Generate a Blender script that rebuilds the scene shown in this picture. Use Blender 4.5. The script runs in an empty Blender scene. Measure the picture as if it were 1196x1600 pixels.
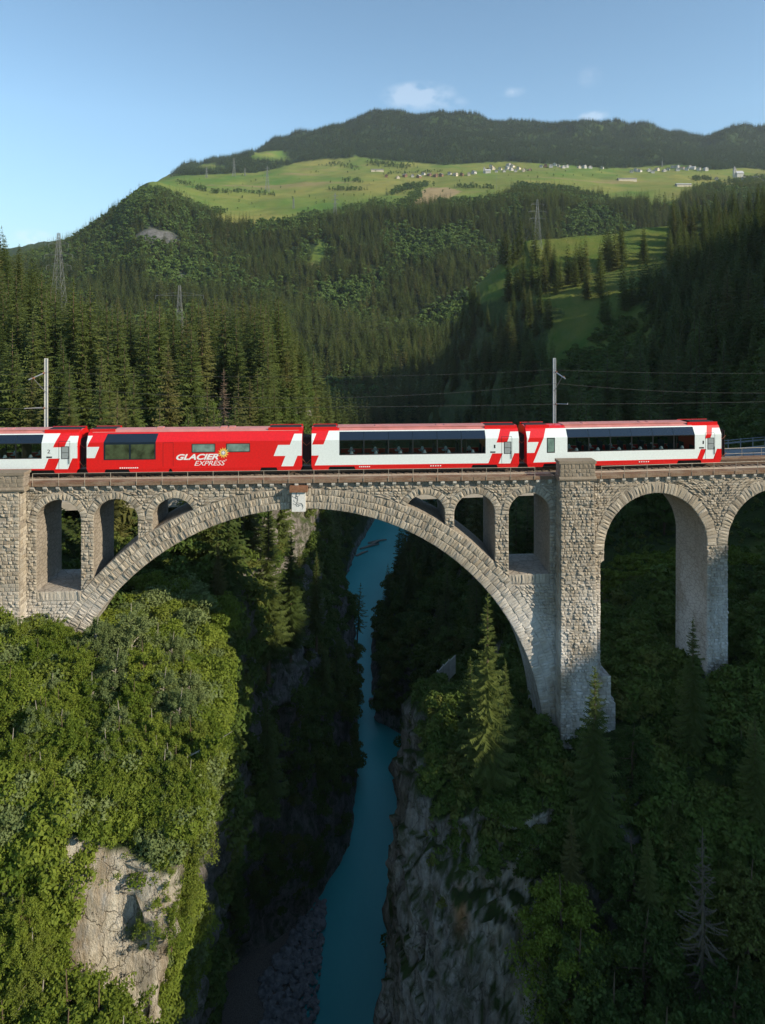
import bpy, bmesh, math, random
import numpy as np
from mathutils import Vector, Matrix, noise
from mathutils.geometry import tessellate_polygon
from mathutils.bvhtree import BVHTree

SC = bpy.context.scene
COL = SC.collection
rnd = random.Random(7)
rng = np.random.default_rng(7)

# ------------------------------------------------------------------ camera
FP, CX, HY, CZ = 1045.0, 598.0, 490.0, 13.2      # focal length in photo pixels, centre x, horizon y, camera height above the rails
cam = bpy.data.objects.new('camera', bpy.data.cameras.new('camera'))
COL.objects.link(cam)
cam.location = (0, 0, CZ)
cam.rotation_euler = (math.radians(90), 0, 0)
cam.data.sensor_width = 36
cam.data.lens = FP / 1600 * 36
cam.data.shift_y = (HY - 800) / 1600
cam.data.clip_end = 20000
cam.data.clip_start = 0.5
SC.camera = cam

# ------------------------------------------------------------------ light
SUN_AZ, SUN_EL = 116.0, 28.0
world = bpy.data.worlds.new('World'); SC.world = world; world.use_nodes = True
wn = world.node_tree; wn.nodes.clear()
sky = wn.nodes.new('ShaderNodeTexSky'); sky.sky_type = 'NISHITA'; sky.sun_disc = False
sky.sun_elevation = math.radians(SUN_EL); sky.sun_rotation = math.radians(SUN_AZ)
sky.altitude = 900; sky.air_density = 1.0; sky.dust_density = 0.15; sky.ozone_density = 0.6
bgn = wn.nodes.new('ShaderNodeBackground'); bgn.inputs[1].default_value = 0.15
wout = wn.nodes.new('ShaderNodeOutputWorld')
def wmath(op, a, b=None):
    n = wn.nodes.new('ShaderNodeMath'); n.operation = op
    for i, v in enumerate((a, b)):
        if v is None: continue
        if isinstance(v, (int, float)): n.inputs[i].default_value = v
        else: wn.links.new(v, n.inputs[i])
    return n.outputs[0]
# three small wisps of cloud, fixed in the sky by direction
tc = wn.nodes.new('ShaderNodeTexCoord')
cn = wn.nodes.new('ShaderNodeTexNoise'); cn.inputs['Scale'].default_value = 34; cn.inputs['Detail'].default_value = 6
mp = wn.nodes.new('ShaderNodeMapping'); mp.inputs['Scale'].default_value = (1, 1, 1.6)
wn.links.new(tc.outputs['Generated'], mp.inputs[0]); wn.links.new(mp.outputs[0], cn.inputs['Vector'])
cloud = None
for px, py, rx, rz, amp in ((655, 150, 62, 22, .7), (800, 143, 22, 9, .35), (922, 121, 20, 16, .2), (928, 181, 24, 8, .5), (52, 372, 30, 14, .9), (700, 160, 34, 12, .35)):
    d = Vector(((px - CX) / FP, 1, (HY - py) / FP)).normalized()
    sb = wn.nodes.new('ShaderNodeVectorMath'); sb.operation = 'SUBTRACT'; sb.inputs[1].default_value = d
    wn.links.new(tc.outputs['Generated'], sb.inputs[0])
    ml = wn.nodes.new('ShaderNodeVectorMath'); ml.operation = 'MULTIPLY'; ml.inputs[1].default_value = (FP / rx, FP / rx, FP / rz)
    wn.links.new(sb.outputs[0], ml.inputs[0])
    ln = wn.nodes.new('ShaderNodeVectorMath'); ln.operation = 'LENGTH'; wn.links.new(ml.outputs[0], ln.inputs[0])
    m = wmath('MAXIMUM', wmath('SUBTRACT', 1.0, ln.outputs['Value']), 0.0)
    m = wmath('MULTIPLY', m, amp)
    cloud = m if cloud is None else wmath('MAXIMUM', cloud, m)
nz = wmath('MAXIMUM', wmath('MULTIPLY', wmath('SUBTRACT', cn.outputs[0], 0.36), 3.2), 0.0)
cloud = wmath('MINIMUM', wmath('MULTIPLY', cloud, nz), 0.20)
mix = wn.nodes.new('ShaderNodeMixRGB'); mix.inputs[2].default_value = (6.0, 6.1, 6.3, 1)
grade = wn.nodes.new('ShaderNodeMixRGB'); grade.blend_type = 'MULTIPLY'; grade.inputs[0].default_value = 1; grade.inputs[2].default_value = (.76, .90, .90, 1)
wn.links.new(sky.outputs[0], grade.inputs[1])
sepz = wn.nodes.new('ShaderNodeSeparateXYZ'); wn.links.new(tc.outputs['Generated'], sepz.inputs[0])
zr = wn.nodes.new('ShaderNodeValToRGB'); wn.links.new(sepz.outputs[2], zr.inputs[0])
zr.color_ramp.elements[0].position = 0.0; zr.color_ramp.elements[0].color = (.62, .68, .74, 1)
zr.color_ramp.elements[1].position = .62; zr.color_ramp.elements[1].color = (.86, .88, .88, 1)
e_ = zr.color_ramp.elements.new(.27); e_.color = (1, 1, 1, 1)
grade2 = wn.nodes.new('ShaderNodeMixRGB'); grade2.blend_type = 'MULTIPLY'; grade2.inputs[0].default_value = 1
wn.links.new(grade.outputs[0], grade2.inputs[1]); wn.links.new(zr.outputs[0], grade2.inputs[2]); grade = grade2
wn.links.new(cloud, mix.inputs[0]); wn.links.new(grade.outputs[0], mix.inputs[1])
wn.links.new(mix.outputs[0], bgn.inputs[0]); wn.links.new(bgn.outputs[0], wout.inputs[0])

sun = bpy.data.objects.new('sun', bpy.data.lights.new('sun', 'SUN')); COL.objects.link(sun)
sun.data.energy = 4.2; sun.data.angle = math.radians(0.5); sun.data.color = (1.0, 0.87, 0.67)
az, el = math.radians(SUN_AZ), math.radians(SUN_EL)
sdir = Vector((math.sin(az) * math.cos(el), math.cos(az) * math.cos(el), math.sin(el)))
sun.rotation_euler = sdir.to_track_quat('Z', 'Y').to_euler(); sun.location = (150, -80, 120)

SC.view_settings.view_transform = 'Standard'; SC.view_settings.look = 'None'
SC.view_settings.exposure = 0.62; SC.view_settings.gamma = 1.0; SC.view_settings.use_curve_mapping = False
SC.render.engine = 'CYCLES'
SC.cycles.max_bounces = 5; SC.cycles.diffuse_bounces = 3; SC.cycles.glossy_bounces = 3
SC.cycles.transparent_max_bounces = 8; SC.cycles.volume_bounces = 0; SC.cycles.use_denoising = True
SC.cycles.sample_clamp_indirect = 4

# ------------------------------------------------------------------ helpers
def tag(o, label=None, cat=None, group=None, kind=None):
    if label: o['label'] = label
    if cat: o['category'] = cat
    if group: o['group'] = group
    if kind: o['kind'] = kind
    return o

def worldloc(o):
    v = Vector((0, 0, 0))
    while o is not None:
        v = v + Vector(o.location); o = o.parent
    return v

def empty(name, loc, label=None, cat=None, group=None, parent=None):
    o = bpy.data.objects.new(name, None); o.location = loc; COL.objects.link(o)
    o.empty_display_size = 0.5
    if parent: o.parent = parent
    return tag(o, label, cat, group)

def link(name, me, parent=None, loc=None):
    o = bpy.data.objects.new(name, me); COL.objects.link(o)
    if parent: o.parent = parent
    if loc is not None: o.location = loc
    return o

def mk(name, V, F, mats, parent=None, mi=None, smooth=False, origin=None):
    """world-space verts -> one mesh object (local to the parent's place)"""
    V = np.asarray(V, dtype=float).reshape(-1, 3)
    off = np.array(worldloc(parent)) if parent else (np.array(origin) if origin is not None else np.zeros(3))
    me = meshdata(name, V - off, F, mats, mi, smooth)
    return link(name, me, parent, None if parent or origin is None else origin)

def meshdata(name, V, F, mats, mi=None, smooth=False):
    V = np.asarray(V, dtype=np.float32).reshape(-1, 3)
    me = bpy.data.meshes.new(name)
    if isinstance(F, np.ndarray):
        n, k = F.shape
        me.vertices.add(len(V)); me.vertices.foreach_set('co', V.ravel())
        me.loops.add(n * k); me.loops.foreach_set('vertex_index', F.astype(np.int32).ravel())
        me.polygons.add(n); me.polygons.foreach_set('loop_start', np.arange(0, n * k, k, dtype=np.int32))
        me.polygons.foreach_set('loop_total', np.full(n, k, dtype=np.int32))
        me.update(calc_edges=True)
    else:
        me.from_pydata(V.tolist(), [], F)
    if not isinstance(mats, (list, tuple)): mats = [mats]
    for m in mats: me.materials.append(m)
    if mi is not None: me.polygons.foreach_set('material_index', np.asarray(mi, dtype=np.int32))
    if smooth: me.polygons.foreach_set('use_smooth', np.ones(len(me.polygons), dtype=bool))
    me.update()
    return me

class MB:
    """collects simple solids"""
    def __init__(s): s.v = []; s.f = []; s.m = []
    def add(s, V, F, m=0):
        b = len(s.v); s.v.extend([tuple(p) for p in V]); s.f.extend([tuple(i + b for i in f) for f in F]); s.m.extend([m] * len(F)); return s
    def hexa(s, P, m=0):        # 8 corners: 4 of one side, 4 of the other, same order
        return s.add(P, [(3, 2, 1, 0), (4, 5, 6, 7), (0, 1, 5, 4), (1, 2, 6, 5), (2, 3, 7, 6), (3, 0, 4, 7)], m)
    def box(s, x0, x1, y0, y1, z0, z1, m=0, f=None):
        P = [(x0, y0, z0), (x1, y0, z0), (x1, y1, z0), (x0, y1, z0), (x0, y0, z1), (x1, y0, z1), (x1, y1, z1), (x0, y1, z1)]
        if f: P = [f(*p) for p in P]
        return s.hexa(P, m)
    def tube(s, pts, r, n=6, m=0, cap=True):
        pts = [Vector(p) for p in pts]; R = r if isinstance(r, (list, tuple)) else [r] * len(pts)
        b = len(s.v)
        for i, p in enumerate(pts):
            d = (pts[min(i + 1, len(pts) - 1)] - pts[max(i - 1, 0)]).normalized()
            a = d.orthogonal().normalized() if abs(d.z) > .9 else d.cross(Vector((0, 0, 1))).normalized(); c = d.cross(a)
            for k in range(n):
                t = 2 * math.pi * k / n; s.v.append(tuple(p + (a * math.cos(t) + c * math.sin(t)) * R[i]))
        for i in range(len(pts) - 1):
            for k in range(n):
                k2 = (k + 1) % n
                s.f.append((b + i * n + k, b + i * n + k2, b + (i + 1) * n + k2, b + (i + 1) * n + k)); s.m.append(m)
        if cap:
            s.f.append(tuple(b + k for k in range(n))[::-1]); s.m.append(m)
            s.f.append(tuple(b + (len(pts) - 1) * n + k for k in range(n))); s.m.append(m)
        return s
    def prism(s, poly, fa, fb, m=0):     # closed outline poly (2-tuples), mapped to the two ends
        n = len(poly); P = [fa(*p) for p in poly] + [fb(*p) for p in poly]
        F = [tuple(range(n))[::-1], tuple(range(n, 2 * n))] + [(i, (i + 1) % n, n + (i + 1) % n, n + i) for i in range(n)]
        return s.add(P, F, m)
    def obj(s, name, mats, parent=None, smooth=False, fix=True, origin=None):
        o = mk(name, s.v, s.f, mats, parent, s.m, smooth, origin)
        if fix:
            bm = bmesh.new(); bm.from_mesh(o.data); bmesh.ops.recalc_face_normals(bm, faces=bm.faces); bm.to_mesh(o.data); bm.free()
        return o

# ------------------------------------------------------------------ materials
class NT:
    def __init__(s, name):
        s.mat = bpy.data.materials.new(name); s.mat.use_nodes = True; s.t = s.mat.node_tree
        s.b = s.t.nodes['Principled BSDF']; s.out = s.t.nodes['Material Output']
    def n(s, typ, **kw):
        x = s.t.nodes.new('ShaderNode' + typ)
        for k, v in kw.items(): setattr(x, k, v)
        return x
    def set(s, inp, v):
        if isinstance(v, bpy.types.NodeSocket): s.t.links.new(v, inp)
        else:
            if isinstance(v, (tuple, list)) and len(v) == 3 and inp.type == 'RGBA': v = (*v, 1)
            inp.default_value = v
    def coord(s, kind='Object', scale=(1, 1, 1)):
        if kind == 'World': o = s.n('NewGeometry').outputs['Position']
        else: o = s.n('TexCoord').outputs[kind]
        m = s.n('Mapping'); s.set(m.inputs[0], o); m.inputs['Scale'].default_value = scale; return m.outputs[0]
    def noise(s, vec, scale, detail=4, rough=.55, dist=0):
        x = s.n('TexNoise'); s.set(x.inputs['Vector'], vec); x.inputs['Scale'].default_value = scale
        x.inputs['Detail'].default_value = detail; x.inputs['Roughness'].default_value = rough; x.inputs['Distortion'].default_value = dist
        return x.outputs[0]
    def ramp(s, fac, lo, hi):
        x = s.n('MapRange'); s.set(x.inputs[0], fac); x.inputs[1].default_value = lo; x.inputs[2].default_value = hi; return x.outputs[0]
    def mix(s, f, a, b, mode='MIX'):
        x = s.n('MixRGB', blend_type=mode); s.set(x.inputs[0], f); s.set(x.inputs[1], a); s.set(x.inputs[2], b); return x.outputs[0]
    def math(s, op, a, b=0.0):
        x = s.n('Math', operation=op); s.set(x.inputs[0], a); s.set(x.inputs[1], b); return x.outputs[0]
    def bump(s, h, strength=.5, dist=.1):
        x = s.n('Bump'); x.inputs['Strength'].default_value = strength; x.inputs['Distance'].default_value = dist; s.set(x.inputs['Height'], h)
        s.set(s.b.inputs['Normal'], x.outputs[0]); return x
    def base(s, c, rough=.85, spec=.3, metal=0):
        s.set(s.b.inputs['Base Color'], c); s.set(s.b.inputs['Roughness'], rough); s.b.inputs['Specular IOR Level'].default_value = spec; s.b.inputs['Metallic'].default_value = metal
        return s

def simple(name, c, rough=.6, spec=.3, metal=0, var=.12, scale=6, coat=0):
    m = NT(name); n = m.noise(m.coord('Object'), scale, 4)
    m.base(m.mix(m.ramp(n, .3, .7), tuple(x * (1 - var) for x in c), tuple(min(1, x * (1 + var)) for x in c)), rough, spec, metal)
    if coat: m.b.inputs['Coat Weight'].default_value = coat; m.b.inputs['Coat Roughness'].default_value = .06
    return m.mat

def stone_mat(name, stops, island=True, joint=False):
    m = NT(name); w = m.coord('World')
    rn = m.n('NewGeometry').outputs['Random Per Island'] if island else m.noise(w, 2.2, 2)
    oi = m.n('ObjectInfo').outputs['Random']
    f = m.math('FRACT', m.math('ADD', rn, m.math('MULTIPLY', oi, 3.7)))
    cr = m.n('ValToRGB'); m.set(cr.inputs[0], f)
    while len(cr.color_ramp.elements) < len(stops): cr.color_ramp.elements.new(.5)
    for e, (p, c) in zip(cr.color_ramp.elements, stops): e.position = p; e.color = (*c, 1)
    c = cr.outputs[0]
    c = m.mix(m.ramp(m.noise(w, 9, 5, .7), .3, .75), c, m.mix(.55, c, (.17, .15, .125)))     # grain
    c = m.mix(m.math('MULTIPLY', m.ramp(m.noise(m.coord('World', (1, 1, .35)), .55, 4), .5, .72), .5), c, (.20, .17, .13))   # weathering
    sep = m.n('SeparateXYZ'); m.set(sep.inputs[0], m.n('NewGeometry').outputs['Position'])
    low = m.math('MULTIPLY', m.ramp(sep.outputs[2], -7.5, -12.0), m.ramp(m.noise(m.coord('World', (1, 1, .5)), .45, 5, .65), .38, .58))
    c = m.mix(m.math('MULTIPLY', low, .6), c, (.74, .73, .71))     # lime wash staining low on the piers
    if joint:
        v = m.n('TexVoronoi', feature='DISTANCE_TO_EDGE'); m.set(v.inputs['Vector'], m.coord('World', (1.6, 1.6, 3.2))); v.inputs['Scale'].default_value = 1.0
        e = m.ramp(v.outputs['Distance'], .02, .09)
        c = m.mix(m.math('MULTIPLY', m.math('SUBTRACT', 1.0, e), .45), c, (.15, .13, .11))
        m.bump(m.math('ADD', m.math('MULTIPLY', e, .6), m.math('MULTIPLY', m.noise(w, 5, 5), .5)), .8, .06)
    else: m.bump(m.noise(w, 12, 6, .7), .9, .05)
    m.base(c, .92, .15)
    return m.mat

STONES = [(0, (.30, .255, .20)), (.18, (.44, .385, .30)), (.42, (.52, .46, .37)), (.60, (.38, .345, .29)), (.8, (.58, .52, .425)), (1, (.44, .365, .27))]
M_stone = stone_mat('rubble_stone', STONES)
M_body = stone_mat('stone_wall_plain', [(0, (.30, .26, .21)), (.5, (.40, .35, .29)), (1, (.48, .43, .355))], island=False, joint=True)
M_cap = stone_mat('cap_stone', [(0, (.27, .22, .165)), (1, (.34, .285, .215))], island=False)
def cornice_mat():
    m = NT('stained_cornice'); w = m.coord('World', (1, 1, 1)); n = m.noise(m.coord('World', (.5, .5, 3)), 1.6, 5)
    c = m.mix(m.ramp(n, .38, .66), (.19, .115, .075), (.27, .205, .15))
    c = m.mix(m.ramp(m.noise(w, 7, 4), .5, .8), c, (.13, .09, .065)); m.base(c, .9, .15); m.bump(m.noise(w, 9, 5), .5, .04); return m.mat
M_cornice = cornice_mat()
M_slab = simple('walkway_slab', (.42, .35, .27), .9, .1, var=.25, scale=2)
M_corbel = stone_mat('corbel_stone', [(0, (.56, .53, .48)), (1, (.72, .69, .62))])
M_conc = simple('road_concrete', (.42, .39, .34), .9, .15, var=.14, scale=1.2)
M_asph = simple('asphalt', (.28, .28, .29), .9, .2, var=.1, scale=3)
M_steel = simple('galvanised_steel', (.42, .43, .44), .5, .5, .6)
M_wire = simple('bare_wire', (.42, .37, .30), .6, .4, .3)
M_cable = simple('dark_cable', (.07, .07, .07), .6, .3)
M_mast = simple('mast_paint', (.50, .51, .50), .6, .3)
M_rail = simple('rail_steel', (.16, .11, .08), .5, .5, .6)
M_tie = simple('sleeper_wood', (.12, .09, .07), .9)
M_ballast = simple('ballast_gravel', (.20, .165, .135), .95, .1, var=.5, scale=9)
M_rust = simple('rusty_sheet', (.24, .12, .07), .8, .2, var=.25)
M_whitepanel = simple('white_board', (.70, .70, .68), .6, .3)
M_black = simple('black_paint', (.02, .02, .022), .5, .4)

M_red = simple('carriage_red', (.70, .011, .012), .3, .5, var=.08, coat=.5)
M_white = simple('carriage_white', (.75, .83, .83), .3, .5, var=.05, coat=.4)
M_navy = simple('tinted_roof_glass', (.012, .022, .040), .09, .8, var=.05)
M_roof = simple('carriage_roof', (.56, .22, .20), .42, .5, var=.12, scale=1.5)
M_under = simple('underframe_dark', (.022, .021, .022), .7, .3)
M_rubber = simple('rubber_black', (.018, .018, .02), .6, .3)
M_frame = simple('window_frame_black', (.015, .017, .02), .35, .5)
M_doorglass = simple('grey_door_glass', (.30, .34, .35), .15, .7)
M_slit = simple('frosted_green_glass', (.16, .25, .22), .12, .8, var=.35, scale=2)
M_seat = simple('seat_fabric', (.045, .05, .06), .9)
M_floor = simple('carriage_floor', (.10, .10, .10), .8)
M_lampw = simple('white_lamp_glass', (.75, .80, .78), .4, .5)
M_table = simple('table_top', (.42, .42, .38), .5)
M_yellow = simple('emblem_yellow', (.85, .55, .12), .5)
M_grey = simple('emblem_grey', (.35, .33, .31), .5)
M_text = simple('lettering_white', (.80, .80, .80), .5, var=.01)
M_skin = simple('skin', (.55, .34, .25), .6)
M_shirt = simple('shirt_cloth', (.5, .5, .48), .9)
def glass():
    m = NT('window_glass'); t = m.n('BsdfTransparent'); t.inputs[0].default_value = (.62, .68, .66, 1)
    g = m.n('BsdfGlossy'); g.inputs[0].default_value = (.8, .85, .85, 1); g.inputs['Roughness'].default_value = .03
    lw = m.n('LayerWeight'); lw.inputs[0].default_value = .12
    mx = m.n('MixShader'); m.set(mx.inputs[0], m.math('ADD', m.math('MULTIPLY', lw.outputs['Fresnel'], .8), .06)); m.set(mx.inputs[1], t.outputs[0]); m.set(mx.inputs[2], g.outputs[0])
    m.set(m.out.inputs[0], mx.outputs[0]); return m.mat
M_glass = glass()

def leaf_mat(name, c1, c2, c3=None, trans=.25, rough=.6):
    m = NT(name); oi = m.n('ObjectInfo').outputs['Random']; ri = m.n('NewGeometry').outputs['Random Per Island']
    n = m.noise(m.coord('World'), .22, 3)
    f = m.math('ADD', m.math('MULTIPLY', oi, .5), m.math('ADD', m.math('MULTIPLY', ri, .28), m.math('MULTIPLY', n, .4)))
    c = m.mix(m.ramp(f, .15, .95), c1, c2)
    if c3: c = m.mix(m.ramp(m.math('FRACT', m.math('MULTIPLY', oi, 7.31)), .80, 1.0), c, c3)
    m.base(c, rough, .12)
    if trans:
        tr = m.n('BsdfTranslucent'); m.set(tr.inputs[0], m.mix(.5, c, (.20, .26, .03))); mx = m.n('MixShader'); mx.inputs[0].default_value = trans
        m.set(mx.inputs[1], m.b.outputs[0]); m.set(mx.inputs[2], tr.outputs[0]); m.set(m.out.inputs[0], mx.outputs[0])
    return m.mat
M_spruce = leaf_mat('spruce_needles', (.050, .082, .022), (.125, .155, .042), (.15, .14, .05), .25)
M_sprucefar = leaf_mat('distant_spruce_needles', (.055, .100, .042), (.11, .16, .058), None, 0)
M_bleaf = leaf_mat('broad_leaves', (.080, .135, .016), (.225, .28, .042), (.165, .205, .035), .36)
M_bleafgrey = leaf_mat('silvery_leaves', (.11, .155, .055), (.21, .26, .10), None, .3)
M_bleaffar = leaf_mat('distant_broad_leaves', (.050, .100, .026), (.115, .175, .040), None, .15)
M_bush = leaf_mat('shrub_leaves', (.055, .100, .020), (.11, .155, .032), (.15, .16, .04), .25)
M_deadneedle = leaf_mat('dead_twigs', (.17, .12, .085), (.26, .19, .14), None, 0)
M_greytwig = leaf_mat('grey_twigs', (.085, .070, .050), (.13, .11, .08), None, 0)
M_bark = simple('bark', (.13, .095, .065), .95, .1, var=.3)
M_barkpale = simple('pale_bark', (.34, .31, .26), .9, .1, var=.25)

def terrain_mat():
    m = NT('gorge_ground'); w = m.coord('World')
    at = m.n('Attribute', attribute_name='rock').outputs['Fac']
    gr = m.n('Attribute', attribute_name='meadow').outputs['Fac']
    pale = m.n('Attribute', attribute_name='pale').outputs['Fac']
    ochre = m.n('Attribute', attribute_name='ochre').outputs['Fac']
    st = m.noise(m.coord('World', (1, 1, .16)), .9, 6, .65, .5)
    st2 = m.noise(w, .35, 6, .6)
    vr = m.n('TexVoronoi', feature='DISTANCE_TO_EDGE'); cw = m.n('TexNoise'); m.set(cw.inputs['Vector'], m.coord('World')); cw.inputs['Scale'].default_value = 1.6; cw.inputs['Detail'].default_value = 5; m.set(vr.inputs['Vector'], m.mix(.35, m.coord('World', (.8, .8, .26)), cw.outputs[1])); vr.inputs['Scale'].default_value = 1.7
    crack = m.ramp(vr.outputs['Distance'], .0, .022)
    fine = m.noise(m.coord('World', (2.2, 2.2, .9)), 2.4, 8, .75)
    rock = m.mix(m.ramp(st, .30, .62), (.15, .135, .12), (.50, .46, .42)); rock = m.mix(m.ramp(fine, .35, .7), m.mix(.55, rock, (.05, .045, .04)), rock); rock = m.mix(crack, m.mix(.6, rock, (.03, .027, .024)), rock)
    rock = m.mix(m.ramp(st2, .45, .65), rock, m.mix(.5, rock, (.10, .105, .07)))
    pl = m.mix(m.ramp(st, .38, .60), (.46, .38, .28), (.80, .74, .62)); pl = m.mix(m.ramp(m.noise(m.coord('World', (1, 1, .3)), 2.2, 5, .7), .5, .72), pl, (.50, .49, .46)); pl = m.mix(m.ramp(fine, .38, .58), m.mix(.35, pl, (.25, .20, .14)), pl); pl = m.mix(crack, m.mix(.5, pl, (.14, .11, .08)), pl)
    rock = m.mix(pale, rock, pl); rock = m.mix(ochre, rock, (.42, .22, .09))
    veg = m.mix(m.ramp(m.noise(w, .6, 5), .35, .7), (.038, .060, .018), (.070, .105, .026))
    veg = m.mix(m.ramp(m.noise(w, 3, 3), .55, .8), veg, (.075, .055, .03))
    g = m.mix(m.ramp(m.noise(w, .05, 5, .6), .35, .65), (.075, .135, .022), (.17, .175, .042)); g = m.mix(m.ramp(m.noise(w, 2, 4), .4, .8), g, m.mix(.35, g, (.04, .07, .02)))
    veg = m.mix(gr, veg, g)
    moss = m.ramp(m.noise(w, .8, 6, .65), .50, .62)
    f = m.math('MULTIPLY', at, m.math('SUBTRACT', 1.0, m.math('MULTIPLY', moss, m.math('SUBTRACT', .75, m.math('MULTIPLY', pale, .6)))))
    m.base(m.mix(f, veg, rock), .95, .1)
    h = m.math('ADD', m.math('ADD', m.math('MULTIPLY', st, 1.2), m.math('MULTIPLY', m.math('MULTIPLY', crack, f), .5)), m.math('MULTIPLY', fine, .9)); m.bump(h, 1.0, .4)
    return m.mat
M_terrain = terrain_mat()

def far_mat():
    m = NT('far_slopes'); w = m.coord('World')
    gr = m.n('Attribute', attribute_name='meadow').outputs['Fac']; tan = m.n('Attribute', attribute_name='ochre').outputs['Fac']; rk = m.n('Attribute', attribute_name='rock').outputs['Fac']
    g = m.mix(m.ramp(m.noise(m.coord('World', (1, .6, 1)), .0045, 6, .62), .38, .62), (.085, .170, .030), (.235, .225, .062))
    g = m.mix(m.ramp(m.noise(w, .03, 5, .6), .35, .75), g, m.mix(.4, g, (.10, .13, .03)))
    g = m.mix(m.ramp(m.noise(m.coord('World', (.3, 1, 1)), .012, 4), .60, .70), g, (.22, .19, .08))
    g = m.mix(tan, g, m.mix(m.ramp(m.noise(w, .05, 4), .3, .7), (.26, .19, .10), (.33, .26, .14)))
    fl = m.mix(m.ramp(m.noise(w, .08, 5), .35, .7), (.022, .040, .016), (.045, .075, .022))
    fl = m.mix(m.ramp(m.noise(w, .012, 4), .62, .70), fl, (.09, .13, .03))
    c = m.mix(gr, fl, g)
    c = m.mix(rk, c, m.mix(m.ramp(m.noise(m.coord('World', (1, 1, .4)), .12, 5, .7), .35, .65), (.07, .072, .068), (.19, .185, .175)))
    m.base(c, .95, .05); m.bump(m.noise(w, .25, 5, .7), .5, 1.5); return m.mat
M_far = far_mat()

def water_mat():
    m = NT('river_water'); w = m.coord('World', (1, .45, 1))
    n = m.noise(w, .10, 4)
    m.base(m.mix(m.ramp(n, .3, .7), (.040, .37, .37), (.060, .44, .43)), .33, .22)
    m.bump(m.math('ADD', m.noise(w, 1.3, 4), m.math('MULTIPLY', m.noise(w, .25, 3), 1.0)), .25, .12); return m.mat
M_water = water_mat()

# ------------------------------------------------------------------ frames along the railway
T1 = math.atan(.0555); C1, S1 = math.cos(T1), math.sin(T1)
T2 = math.radians(7.45); C2, S2 = math.cos(T2), math.sin(T2)
SB = 20.42
O1 = (-3.0, 54.0); O2 = (O1[0] + SB * C1, O1[1] + SB * S1)
def B1(s, o, z): return (O1[0] + s * C1 - o * S1, O1[1] + s * S1 + o * C1, z)
def B2(s, o, z): return (O2[0] + s * C2 - o * S2, O2[1] + s * S2 + o * C2, z)
_ps = np.arange(-80, 120.01, .5)
_ang = np.interp(_ps, [12, 29], [T1, T2])
_x = np.concatenate([[0], np.cumsum(np.cos(_ang[:-1]) * .5)]); _y = np.concatenate([[0], np.cumsum(np.sin(_ang[:-1]) * .5)])
i0 = 160
_x += O1[0] - _x[i0]; _y += O1[1] - _y[i0]
def BP(s, o, z):            # smooth path (o: distance behind the front face)
    x, y, a = np.interp(s, _ps, _x), np.interp(s, _ps, _y), np.interp(s, _ps, _ang)
    return (float(x - o * math.sin(a)), float(y + o * math.cos(a)), z)
def at(px, py, Y): return ((px - CX) / FP * Y, Y, CZ - (py - HY) / FP * Y)

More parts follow.
